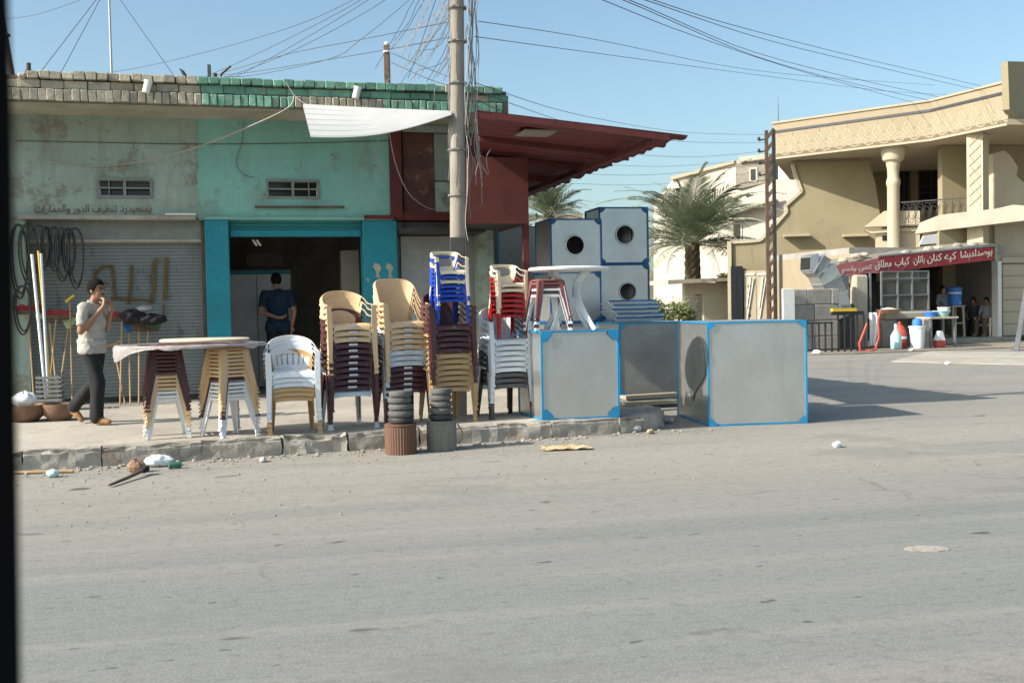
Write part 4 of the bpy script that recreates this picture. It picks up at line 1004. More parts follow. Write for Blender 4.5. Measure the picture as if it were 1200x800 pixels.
# gate with black tiled posts in front of the side wall
def black_post(x0, x1):
    a, b = W2.px(x0, 360, -.5), W2.px(x1, 360, -.5); zt_ = W2.px(x0, 312, -.5).z
    o = hb('gate_post', fbox(W2, a.x, b.x, -.5, -.06, 0, zt_), 'black_tile'); nz = 9
    for k in range(nz):
        for j in range(2):
            u0 = a.x+(b.x-a.x)*j/2+.012; u1 = a.x+(b.x-a.x)*(j+1)/2-.012; mm = fbox(W2, u0, u1, -.512, -.502, zt_*k/nz+.012, zt_*(k+1)/nz-.012); mm.v = [v-HO for v in mm.v]; mm.build('tile', 'black_tile', o)
black_post(857, 871); black_post(902, 917)
gt = thing('metal_gate', 'cream sheet metal gate with diagonal ribs between black tiled posts', 'gate', W2.w((W2.px(872, 360, -.45).x, -.42, 0)), W2.a)
gw = W2.px(901.5, 360, -.45).x-W2.px(872.5, 360, -.45).x; gh = W2.px(880, 317, -.45).z
for k in range(2): MB().box(gw*k/2+.01, gw*(k+1)/2-.01, 0, .04, .1, gh).build('leaf', 'cream_paint', gt)
for k in range(2):
    o_ = MB()
    for zz in (.25, .45, .65, gh-.15): o_.box(gw*k/2+.06, gw*(k+1)/2-.06, -.03, -.002, zz-.03, zz+.03)
    x0 = gw*k/2+.1; x1 = gw*(k+1)/2-.1
    o_.bar((x0, -.02, .8), (x1, -.02, gh-.3), .03, .07, up=(0, 0, 1)); o_.bar((x0, -.024, 1.3), (x0+(x1-x0)*.6, -.024, gh-.25), .03, .07, up=(0, 0, 1)); o_.build('rib', 'white_paint', gt)
for k in range(5): MB().lathe([(0, 0), (.06, 0), (.04, .02), (0, .02)], 10, T=Matrix.Translation((.2, -.003, 1.0+.28*k)) @ Matrix.Rotation(R(90), 4, 'X')).build('stud', 'stripe_dark', gt)
hb('forecourt_wall', wpoly(W2, [(918, 310), (962, 310), (962, 402), (918, 402)], -.35, .3), 'cream_paint')

# ------------------------------------------------------------------ grill shop in the ground floor
K2 = Frame((16.4, 36), 15)
def kx(px, y=0, py=360): return K2.px(px, py, y).x
def kz(px, py, y=0): return K2.px(px, py, y).z
grill = frame_thing('grill_shop', 'dark open-fronted grill shop in the ground floor of the villa', 'shop', K2)
x0, x1 = kx(1000), kx(1170)
MB().box(x0-.2, x0, -.3, 5, 0, 3.0).build('room_wall', 'fascia_tan', grill)
w = MB(); w.box(x1+.001, x1+.2, .25, 5, 0, 3.0).box(x0, x1, 4.8, 5, 0, 3.0)
w.build('room_wall', 'hall_wall', grill)
MB().box(x0-.2, x1+.2, -.1, 5, 3.0, 3.2).build('ceiling', 'dark_hall', grill)
MB().box(x0-.2, x1+.5, -.3, 5, 0, .185).build('shop_floor', 'concrete', grill)
MB().box(kx(1126, 2), kx(1134, 2), 2, 2.3, .186, 3).build('room_pier', 'dark_hall', grill)
MB().box(kx(1169.5, -.1), kx(1174, -.1), -.1, .2, .186, kz(1172, 306, -.1)).build('door_jamb', 'white_paint', grill)
MB().box(kx(1166, .1), kx(1260, .1), .1, .3, kz(1180, 307, .1), kz(1180, 262, .1)).build('upper_wall', 'slab', grill)
MB().box(kx(1175, .0), kx(1260, .0), 0, .1, kz(1180, 308), kz(1180, 301.5)).build('garage_lintel', 'cream_paint', grill)
gdz = kz(1180, 309); gd = MB()
for k in range(6): gd.rbox(kx(1177.5), kx(1260), .08, .14, .2+(gdz-.2)*k/6+.006, .2+(gdz-.2)*(k+1)/6-.006, .012)
gd.build('garage_door', 'cream_paint', grill)
MB().box(kx(1100, .2), kx(1165, .2), .15, .3, 3.0, kz(1130, 266, .2)).build('upper_wall', 'stucco', grill)
# sagging red sign above the counter
sg = frame_thing('shop_sign', 'long red sign with white Arabic lettering sagging to the left', 'sign', K2)
ys = -1.3
def sgp(px): return K2.px(px, 360, ys).x
zb0, zb1 = kz(1030, 320, ys), kz(1167, 304, ys); zt0, zt1 = kz(1030, 301, ys), kz(1167, 288.5, ys)
def strip_(x0, x1, z0a, z1a, z0b, z1b, y, th): 
    m = MB(); m.add([(x0, y, z0a), (x1, y, z0b), (x1, y, z1b), (x0, y, z1a), (x0, y+th, z0a), (x1, y+th, z0b), (x1, y+th, z1b), (x0, y+th, z1a)], [(0, 1, 2, 3), (7, 6, 5, 4), (0, 4, 5, 1), (3, 2, 6, 7), (1, 5, 6, 2), (0, 3, 7, 4)]); return m
strip_(sgp(1030), sgp(1167), zb0, zt0, zb1, zt1, ys, .06).build('sign_board', 'sign_red', sg)
fad = MB(); n = 8; vs = []
for k in range(n+1):
    u = k/n; px = 980+50*u; zb_ = kz(px, 323-2.5*u**2+1.5*math.sin(u*6), ys); zt_ = kz(px, 311-9*u-1.2*math.sin(u*5), ys)
    vs += [(sgp(px), ys, zb_), (sgp(px), ys, zt_), (sgp(px), ys+.04, zb_), (sgp(px), ys+.04, zt_)]
fs = []
for k in range(n):
    a = 4*k; fs += [(a, a+4, a+5, a+1), (a+2, a+3, a+7, a+6), (a+1, a+5, a+7, a+3), (a, a+2, a+6, a+4)]
fs += [(0, 1, 3, 2), (4*n, 4*n+2, 4*n+3, 4*n+1)]
fad.add(vs, fs).build('torn_end', 'sign_faded', sg)
strip_(sgp(1030), sgp(1167), zt0, zt0+.05, zt1, zt1+.05, ys-.01, .10).build('sign_frame', 'steel_grey', sg)
strip_(sgp(1167)+.002, sgp(1167)+.05, zb1-.02, zt1+.03, zb1-.02, zt1+.03, ys-.012, .09).build('sign_frame', 'green_bright', sg)
def sgz(px): u = (sgp(px)-sgp(1030))/(sgp(1167)-sgp(1030)); return zb0+(zb1-zb0)*u
for t_, a, b in (('بوصدلدبشا', 1126, 1163), ('كيه', 1107, 1121), ('كنان', 1087, 1104), ('باتان', 1071, 1084), ('كباب', 1049, 1066), ('معلاق', 1026, 1045)):
    put_text(t_, K2, sgp(a), sgp(b), ys-.005, .30, .004, 'letter_white', 'lettering', sg, sgz(a)+.10, sgz(b)+.10)
put_text('كص ولحم', K2, sgp(987), sgp(1022), ys-.012, .22, .004, 'letter_white', 'lettering', sg, kz(990, 321, ys), kz(1022, 318, ys))
aw = frame_thing('awning', 'tattered pale awning cover strewn with rubble above the red sign', 'awning', K2)
MB().shell(lambda u, v: Vector((sgp(978)+(sgp(1167)-sgp(978))*u, ys+.05+1.5*v, (kz(978, 312, ys)+(zt1+.09-kz(978, 312, ys))*u**.8+.15*v+.06*mn.noise(Vector((u*9, v*3, 0)))))), 24, 6, .03).build('cover', 'hall_wall', aw)
for px, py in ((1004, 300), (1012, 299), (988, 305), (1062, 296), (1088, 292), (1100, 291), (1122, 288), (1140, 287)):
    q = K2.px(px, py, ys+.3); mm = MB().grid(lambda u, v: heap(u, v, .17, .15, .09, px)+Vector((q.x, q.y, q.z)), 12, 6); mm.build('rubble', 'slab' if px % 3 else 'block', aw)
pl = K2.px(1090, 286, -.6); mm = MB().prism([(kx(1078, -.6), kz(1078, 287, -.6)), (kx(1100, -.6), kz(1100, 285, -.6)), (kx(1099, -.6), kz(1099, 274, -.6)), (kx(1083, -.6), kz(1083, 276, -.6))], -.6, -.56)
mm.build('white_board', 'white_paint', aw)
# glazed counter
gc = frame_thing('glass_counter', 'glazed food counter with metal window frame under the red sign', 'counter', K2)
yc = -1.5; xa, xb, xm = kx(1033, yc), kx(1088, yc), kx(1052, yc); xm2 = kx(1069, yc); zt_ = kz(1060, 318, yc); zb_ = kz(1060, 364, yc)
for x in (xa, xm, xm2, xb): MB().box(x-.022, x+.022, yc-.03, yc+.03, zb_, zt_).build('frame_post', 'steel_grey', gc)
for z in (zb_, zb_+(zt_-zb_)*.40, zt_-.22, zt_):
    MB().box(xa, xb, yc-.032, yc+.032, z-.017, z+.017).build('frame_rail', 'steel_grey', gc)
gl = mat('glass_pale', (.30, .30, .27), .08, var=.2, bump=0, alpha=.16); M['glass_pale'] = gl
for a, b in ((xa, xm), (xm, xm2), (xm2, xb)): MB().box(a+.04, b-.04, yc-.004, yc+.004, zb_+.03, zt_-.03).build('pane', 'glass_pale', gc)
MB().rbox(xa-.1, xb+.5, yc-.35, yc+.6, zb_-.25, zb_-.03, .03).build('counter_top', 'slab', gc)
MB().rbox(xa-.1, kx(1046, yc), yc-.25, yc+.5, 0.01, zb_-.252, .04).build('counter_base', 'block', gc)
MB().rbox(kx(1086, yc-.6), kx(1098, yc-.6), yc-.4, yc+.5, 0.01, zb_-.252, .04).build('counter_base', 'block', gc)
MB().box(kx(1046, yc), kx(1088, yc), yc+.3, yc+.5, .01, zb_-.252).build('counter_back', 'block', gc)
MB().rbox(kx(1003, yc), kx(1018, yc), yc, yc+.4, .01, kz(1010, 322, yc), .05).build('side_pier', 'slab', gc)
MB().rbox(kx(985, yc), kx(1003, yc), yc+.3, yc+.5, .01, kz(1000, 330, yc), .04).build('side_panel', 'hall_wall', gc)
MB().box(kx(1019.5, yc), kx(1021.5, yc), yc, yc+.05, .01, kz(1010, 320, yc)).build('frame_post', 'steel_grey', gc)
fd = frame_thing('food_tray', 'tray of pale food on the ledge of the glazed counter', 'tray', K2); fd.location = K2.w((kx(1041, -2.0), -2.0, zb_-.04))
MB().lathe([(0, 0), (.3, .0), (.42, .10), (.45, .10), (.33, -.02), (0, -.02)], 20, sy=.6).build('tray', 'orange_red' if False else 'wood', fd, 40); MB().lathe([(0, .16), (.2, .13), (.36, .07), (.3, .03), (0, .03)], 20, sy=.6).build('food', 'paper', fd, 40)
# bucket, jugs, table with tubs, cooler
def ktag(name, label, cat, px, py, y, group=None):
    p = K2.px(px, py, y); t = frame_thing(name, label, cat, K2, group); t.location = K2.w((p.x, p.y, max(p.z, .005))); return t
def kground(name, label, cat, px, py, group=None):
    p = K2.px(px, py, -2.9); t = thing(name, label, cat, K2.w((p.x, -2.9, .034)), K2.a, group); return t
t = kground('bucket', 'white plastic bucket standing before the glazed counter', 'bucket', 1075, 408); MB().lathe([(0, 0), (.19, 0), (.23, .62), (.25, .62), (.25, .67), (.21, .67), (.18, .05), (0, .05)], 24).build('pail', 'plastic_white', t, 40)
t2 = thing('blue_jug', 'small blue jug sitting in the mouth of the white bucket', 'jug', t.location+Vector((0, 0, .60)), 0); MB().lathe([(0, 0), (.13, 0), (.15, .12), (.13, .25), (.06, .30), (0, .30)], 16).build('jug', 'blue_bright', t2, 40)
t = kground('gas_bottle', 'red rounded gas bottle left of the white bucket', 'gas bottle', 1064, 405); t.location = t.location + K2.M.to_3x3() @ Vector((0, .4, 0)); MB().lathe([(0, 0), (.16, 0), (.2, .1), (.2, .5), (.12, .66), (.05, .70), (.05, .8), (0, .8)], 18).build('bottle', 'orange_red', t, 40); MB().lathe([(.205, .28), (.206, .28), (.206, .36), (.205, .36)], 18).build('band', 'white_paint', t)
t = kground('water_bottle', 'pale cyan water bottle on the ground below the counter', 'bottle', 1050, 405); MB().lathe([(0, 0), (.15, 0), (.16, .1), (.16, .4), (.1, .5), (.05, .56), (.05, .75), (0, .75)], 16).build('bottle', 'cyan_pale', t, 40)
t = kground('milk_carton', 'red and white carton standing right of the bucket', 'carton', 1101, 402); MB().rbox(-.15, .15, -.1, .1, 0, .22, .02).build('box', 'orange_red', t); MB().prism([(-.15, .222), (.15, .222), (.05, .5), (-.03, .5)], -.08, .08).build('top', 'plastic_white', t)
t = kground('side_table', 'long wooden side table crowded with tubs by the bucket', 'table', 1102, 402); t.location = t.location + K2.M.to_3x3() @ Vector((.1, .35, 0))
MB().rbox(-.45, .55, -.35, .35, .86, .92, .01).build('table_top', 'slab', t)
for a in (-.38, .47):
    for b in (-.28, .28): MB().box(a-.03, a+.03, b-.03, b+.03, 0, .859).build('leg', 'steel_grey', t)
tb = t.location
for dx, dy, rr, hh, mk, lb in ((-.28, -.12, .20, .13, 'blue_bright', 'blue plastic tub at the left end of the side table'), (.12, -.12, .25, .16, 'cyan_pale', 'pale blue tub in the middle of the side table'), (.38, .12, .18, .26, 'plastic_white', 'white bowl at the right end of the side table')):
    t = thing('plastic_tub', lb, 'tub', tb+K2.M.to_3x3() @ Vector((dx, dy, .925)), 0); MB().lathe([(0, 0), (rr*.75, 0), (rr, hh), (rr*1.06, hh), (rr*1.06, hh+.02), (rr*.9, hh), (rr*.7, .02), (0, .02)], 20).build('tub', mk, t, 40)
yq = .9
t = frame_thing('cooler_stand', 'white stool stack carrying the blue water cooler inside the shop', 'stand', K2); t.location = K2.w((kx(1118, yq), yq, .186))
for a in (-.2, .2):
    for b in (-.2, .2): MB().bar((a*1.15, b*1.15, 0), (a, b, 1.02), .07, .05).build('leg', 'cream_paint', t)
MB().rbox(-.26, .26, -.26, .26, 1.021, 1.07, .01).build('top', 'cream_paint', t); MB().box(-.2, .2, -.2, .2, .45, .49).build('shelf', 'cream_paint', t)
t2 = frame_thing('water_cooler', 'blue drum water cooler with a tap inside the dark shop', 'water cooler', K2); t2.location = K2.w((kx(1118, yq), yq, 1.258))
MB().lathe([(0, 0), (.24, 0), (.25, .05), (.25, .5), (.27, .52), (.27, .60), (.20, .64), (0, .65)], 24).build('tank', 'blue_bright', t2, 40); MB().lathe([(.252, .40), (.256, .40), (.256, .46), (.252, .46)], 24).build('band', 'plastic_white', t2); MB().bar((0, -.25, .1), (0, -.33, .1), .04).build('tap', 'plastic_white', t2)
# stove stack left of the shop: block wall, duct, rails
bw = frame_thing('block_wall', 'grey concrete block wall beneath the bent metal duct', 'wall', K2); yb_ = -2.6
bx0, bx1 = kx(926, yb_), kx(984, yb_); zt_ = kz(950, 338.5, yb_); nr = 4
for rr_ in range(nr):
    off = .4 if rr_ % 2 else 0; x = bx0-off*.6
    while x < bx1-.1:
        a = max(x, bx0); b = min(x+.8, bx1)
        if b-a > .1: MB().rbox(a+.008, b-.008, yb_, yb_+.35, zt_*rr_/nr+.01, zt_*(rr_+1)/nr-.006, .02, jit=.008, r=r).build('block', 'block', bw)
        x += .8
MB().box(bx0+.02, bx1-.02, yb_+.03, yb_+.32, .005, zt_-.03).build('mortar', 'mortar', bw)
o = frame_thing('white_panel', 'tall white board standing at the left of the block wall', 'board', K2); a, b = K2.px(917.5, 400, yb_-.1), K2.px(931, 338, yb_-.1)
MB().rbox(a.x, b.x, yb_-.12, yb_-.05, .0, b.z, .01).build('board', 'white_paint', o)
du = frame_thing('metal_duct', 'bent galvanised duct with dark mouth rising behind the block wall', 'duct', K2); yd = -1.9
pts = [(944, 309), (953, 309.5), (962, 316), (968, 328), (975, 345), (983, 372)]; pw = [K2.px(a, b, yd) for a, b in pts]; wds = [.42, .62, .68, .68, .66, .66]
for k in range(5):
    MB().bar(pw[k], pw[k+1].lerp(pw[k], .02), wds[k], .6, wds[k+1], .6, up=(0, 1, 0)).build('duct_section', 'galv_dull' if k % 2 else 'galv', du)
    if k: MB().bar(pw[k]+(pw[k]-pw[k+1])*.03, pw[k]+(pw[k+1]-pw[k])*.06, wds[k]+.05, .65, up=(0, 1, 0)).build('flange', 'galv', du)
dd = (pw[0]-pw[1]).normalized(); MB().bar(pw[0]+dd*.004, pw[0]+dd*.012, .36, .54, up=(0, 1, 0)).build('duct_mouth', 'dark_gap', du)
sv = frame_thing('sooty_stack', 'soot-dark sheet metal flue stack right of the block wall', 'flue', K2)
MB().rbox(kx(985, -2.2), kx(1002, -2.2), -2.2, -1.3, .0, kz(990, 356, -2.2), .03).build('stack', 'steel_dark', sv); MB().rbox(kx(984, -1.9), kx(995, -1.9), -1.9, -1.4, kz(990, 356, -2.2)+.002, kz(990, 322, -1.9), .03).build('stack', 'steel_grey', sv)
fr_ = frame_thing('grill_railing', 'dark iron railing round the block wall with a yellow top bar', 'railing', K2); yr_ = -3.3
xa, xb = kx(944, yr_), kx(1012, yr_); zz = kz(970, 379, yr_)
for x in [xa+(xb-xa)*k/9 for k in range(10)]: MB().box(x-.02, x+.02, yr_-.02, yr_+.02, .0, zz if x < kx(975, yr_) else kz(990, 369, yr_)).build('upright', 'steel_dark', fr_)
MB().box(xa, kx(976, yr_), yr_-.025, yr_+.025, zz, zz+.05).build('rail', 'steel_dark', fr_)
MB().box(kx(974, yr_), xb, yr_-.024, yr_+.024, kz(990, 369, yr_), kz(990, 366, yr_)+.03).build('rail', 'steel_dark', fr_)
MB().box(kx(974.5, yr_), kx(1003, yr_), yr_-.05, yr_+.05, kz(990, 366, yr_)+.031, kz(990, 366, yr_)+.12).build('top_bar', 'yellow', fr_)
MB().box(xa, xb, yr_-.024, yr_+.024, .08, .13).build('rail', 'steel_dark', fr_)
hs = tag(MB().tube([K2.w((lambda q: (q.x, -3.5, max(.03, q.z)))(K2.px(a, b, -3.5))) for a, b in ((1016, 379), (1012, 390), (1007, 402), (1008, 411), (1018, 412.5), (1026, 409), (1030, 395), (1029, 375), (1032, 364))], .035, 8).build('gas_hose', 'orange_red', None, 60), 'orange red hose looping down from the counter to the ground', 'hose')
cl = frame_thing('hanging_cloth', 'white cloth hanging beside the orange hose at the counter', 'cloth', K2)
MB().shell(lambda u, v: Vector((kx(1019, -2.1)+(.28+.06*math.sin(v*5))*u, -2.1-.05*math.sin(u*11), kz(1024, 366, -2.1)*(1-v)+.12*v)), 14, 10, .01).build('cloth', 'plastic_white', cl, 60)
ap_ = thing('steel_prop', 'slanted grey steel prop at the right picture edge', 'prop', G(1191, 411, 0)); q = PD(1203, 338, 33.2); MB().bar((0, 0, 0), q-ap_.location, .13, .09).build('bar', 'steel_grey', ap_); MB().bar((0, 0, .0), (.0, .25, .03), .12, .03).build('foot', 'steel_grey', ap_)
MB_ = MB().slab([tuple(K2.w((a, b, 0)).xy) for a, b in ((kx(928, -3.9), -4.0), (kx(1000, -4.2), -4.3), (kx(1090, -3.9), -4.0), (kx(1330, -3.9), -3.9), (kx(1330, -3.9), 0), (kx(928, -3.9), 3))], -.01, .03); tag(MB_.build('forecourt', 'forecourt_dirt'), kind='structure')
st_ = MB().slab([tuple(G(1045, 424, 0).xy), tuple(G(1300, 430, 0).xy), tuple(G(1300, 414, 0).xy), tuple(G(1090, 412, 0).xy)], -.01, .02); tag(st_.build('concrete_apron', 'pavement'), kind='structure')

# ------------------------------------------------------------------ houses, walls, greenery farther off
def far_house(name, label, fr, blocks, wins, rails=()):
    t = frame_thing(name, label, 'house', fr)
    for pts, y, th, mk, nm in blocks:
        m = MB().prism([(lambda q: (q.x, q.z))(fr.px(a, b, y)) for a, b in pts], y, y+th); m.build(nm, mk, t)
    for x0, y0, x1, y1, y in wins:
        p, q = fr.px(x0, y1, y), fr.px(x1, y0, y); f = MB()
        f.box(p.x-.08, q.x+.08, y-.05, y-.003, p.z-.08, p.z).box(p.x-.08, q.x+.08, y-.05, y-.003, q.z, q.z+.08).box(p.x-.08, p.x, y-.05, y-.003, p.z, q.z).box(q.x, q.x+.08, y-.05, y-.003, p.z, q.z)
        o = f.build('window', 'white_house', t); MB().box(p.x, q.x, y-.02, y-.004, p.z, q.z).build('pane', 'glass_dark', o)
    return t
H1 = Frame(PD(790, 300, 62).xy, -40)
far_house('far_house', 'pale flat-roofed house rising behind the big palm', H1, [([(766, 240), (789, 209), (860, 190), (872, 186), (872, 402), (766, 402)], 0, 6, 'white_house', 'wall'), ([(786, 211), (860, 191.5), (860, 188), (786, 207)], -.2, .25, 'stucco_light', 'roof_edge')], [(846, 238, 853, 258, 0), (800, 262, 808, 285, 0)])
H2 = Frame(PD(870, 300, 55).xy, -30)
far_house('far_house', 'pale house with balconies and roof hut between palm and pole', H2, [([(852, 230), (900, 214), (942, 200), (942, 402), (852, 402)], 0, 5, 'white_house', 'wall'), ([(862, 192), (898, 185), (898, 214), (862, 222)], 1.2, 3, 'hall_wall', 'roof_hut'), ([(866, 184), (901, 180), (901, 186), (866, 190)], 1.0, 3.4, 'slab', 'hut_roof'), ([(850, 240), (905, 222), (905, 232), (850, 250)], -.8, .2, 'white_house', 'balcony_front'), ([(850, 250), (905, 232), (905, 235), (850, 253)], -.8, .79, 'slab', 'balcony_slab'), ([(912, 187), (929, 185), (929, 208), (912, 212)], 1.0, .4, 'white_paint', 'roof_sign')], [(861, 232, 866, 240, 0), (875, 228, 884, 238, 0), (880, 198, 886, 212, 1.2), (860, 262, 868, 280, 0)])
H3 = Frame(PD(800, 340, 43.5).xy, 15)
gh_ = far_house('gate_lodge', 'low cream wall with flat slab roof over a grey metal door', H3, [([(803, 331), (858, 331), (858, 402), (825, 402), (825, 345), (807, 345), (807, 402), (803, 402)], 0, .3, 'cream_paint', 'wall'), ([(783, 333), (860, 329), (860, 325), (783, 328)], -.7, 2, 'slab', 'roof_slab'), ([(808, 346), (824, 346), (824, 402), (808, 402)], .1, .06, 'galv', 'door')], [])
H4 = Frame(PD(600, 300, 75).xy, 8)
far_house('far_house', 'distant low sand-coloured house seen under the red canopy', H4, [([(560, 300), (690, 300), (690, 402), (560, 402)], 0, 5, 'stucco', 'wall'), ([(655, 252), (683, 250), (683, 302), (655, 302)], 1, 3, 'stucco_light', 'upper_wall'), ([(690, 318), (800, 316), (800, 402), (690, 402)], .5, .4, 'stucco', 'yard_wall')], [(598, 325, 606, 340, 0), (665, 262, 672, 276, 1)])

def palm(label, base, ztop, rt, flen, nf, seed):
    rr = random.Random(seed); t = thing('date_palm', label, 'palm tree', base)
    tk = MB(); n = 14; H = ztop; k = int(H/.16); vs = []; fs = []
    for j in range(k+1):
        z = H*j/k; ph = (j % 2)
        for i in range(n):
            a = 2*math.pi*(i+.5*ph)/n; q = rt*(1+.18*(1 if (i+j) % 2 else -.3))*(1.1-.25*z/H); vs.append((q*math.cos(a), q*math.sin(a), z))
    for j in range(k):
        for i in range(n): fs.append((j*n+i, j*n+(i+1) % n, (j+1)*n+(i+1) % n, (j+1)*n+i))
    tk.add(vs, fs).build('trunk', 'bark', t)
    metas = []
    for v in range(6):
        m = MB(); up = v; pts = []
        N_ = 26; droop = 1.9-.22*v
        for q in range(N_+1):
            s = q/N_; ang = math.pi/2*(1.0-.0) ; pts.append(Vector((flen*s*(1-.12*s), 0, flen*(.12*s-.30*droop*s*s*s))))
        m.tube(pts, [.035*(1-.85*q/N_) for q in range(N_+1)], 4)
        for q in range(3, N_+1):
            for half in (0, .5):
                s = min((q+half)/N_, 1); i0 = min(int(s*N_), N_-1); p = pts[i0].lerp(pts[i0+1], s*N_-i0); tn = (pts[i0+1]-pts[i0]).normalized()
                ll = flen*.22*(math.sin(min(1, s*1.15+.12)*math.pi)**.6+.12)
                for sd in (-1, 1):
                    d = (tn*.75+Vector((0, sd*.75, .22+rr.uniform(-.2, .15)))).normalized(); e_ = p+d*ll+Vector((0, 0, -ll*.22)); w_ = Vector((0, 0, 1)).cross(d).normalized()*.023
                    mid = p.lerp(e_, .5)+Vector((0, 0, ll*.06)); m.add([p-w_*.6, p+w_*.6, mid+w_, mid-w_, e_], [(0, 1, 2, 3), (3, 2, 4)])
        metas.append((m.mesh('frond', 'frond'), m.mesh('frond', 'frond_dry')))
    for i in range(nf):
        f = i/nf; el = R(70-84*f**.9+rr.uniform(-9, 9)); az = i*2.399+rr.uniform(-.2, .2)
        o = link('frond', metas[rr.randrange(6)][1 if (f > .93) else 0], t, (.12*math.cos(az), .12*math.sin(az), ztop-.1+.25*(1-f)))
        o.rotation_euler = (rr.uniform(-.4, .4), -el, az); q = rr.uniform(.8, 1.08); o.scale = (q, q, q)
    return t
p = PD(813, 400, 46.5); palm('big date palm with grey green crown before the pale house', (p.x, p.y, 0), 4.15, .33, 4.3, 62, 5)
p = PD(646, 400, 64); tp = palm('distant date palm seen just under the red canopy edge', (p.x, p.y, 0), 6.9, .35, 3.3, 40, 9)
def leafy(name, label, base, rx, rz_, n, seed, trunk=None, mk='leaf', sz_=.12, cat='bush'):
    rr = random.Random(seed); t = thing(name, label, cat, base); m = MB(); z0 = (trunk or 0)
    if trunk:
        tk = MB().tube([(0, 0, 0), (.05, 0, trunk*.6), (0, .05, trunk+rz_*.5)], [.14, .11, .06], 8)
        for a in range(5): tk.tube([(0, 0, trunk*.8), (rx*.6*math.cos(a*1.25), rx*.6*math.sin(a*1.25), trunk+rz_*(.7+.1*a))], [.06, .02], 5)
        tk.build('trunk', 'bark', t)
    else: MB().tube([(0, 0, 0), (0, 0, rz_*.8)], [.06, .03], 6).build('stem', 'bark', t)
    cl_ = [Vector((rr.gauss(0, .45)*rx, rr.gauss(0, .45)*rx, z0+rz_*(.25+1.5*rr.random()))) for _ in range(26)]
    for i in range(n):
        c = rr.choice(cl_)+Vector((rr.gauss(0, .22)*rx, rr.gauss(0, .22)*rx, rr.gauss(0, .16)*rz_)); c.z = max(c.z, .05)
        u = Vector((rr.gauss(0, 1), rr.gauss(0, 1), rr.gauss(0, .6))).normalized(); w_ = u.orthogonal().normalized(); s = sz_*rr.uniform(.6, 1.3)
        m.add([c-u*s, c+w_*s*.45, c+u*s, c-w_*s*.45], [(0, 1, 2, 3)])
    m.build('crown', mk, t); return t
p = PD(786, 400, 40); leafy('bush', 'rounded olive green bush beside the low cream wall', (p.x, p.y, 0), .75, .85, 5000, 2, sz_=.07)
p = PD(583, 400, 45); leafy('street_tree', 'green tree seen in the gap under the red canopy box', (p.x, p.y, 0), 1.3, 1.5, 7000, 3, trunk=2.0, cat='tree')
p = PD(826+14, 330, 44.5); leafy('bush', 'small bright green bush on top of the low lodge roof', (p.x+.3, p.y, 2.15), .35, .28, 700, 4, sz_=.09)

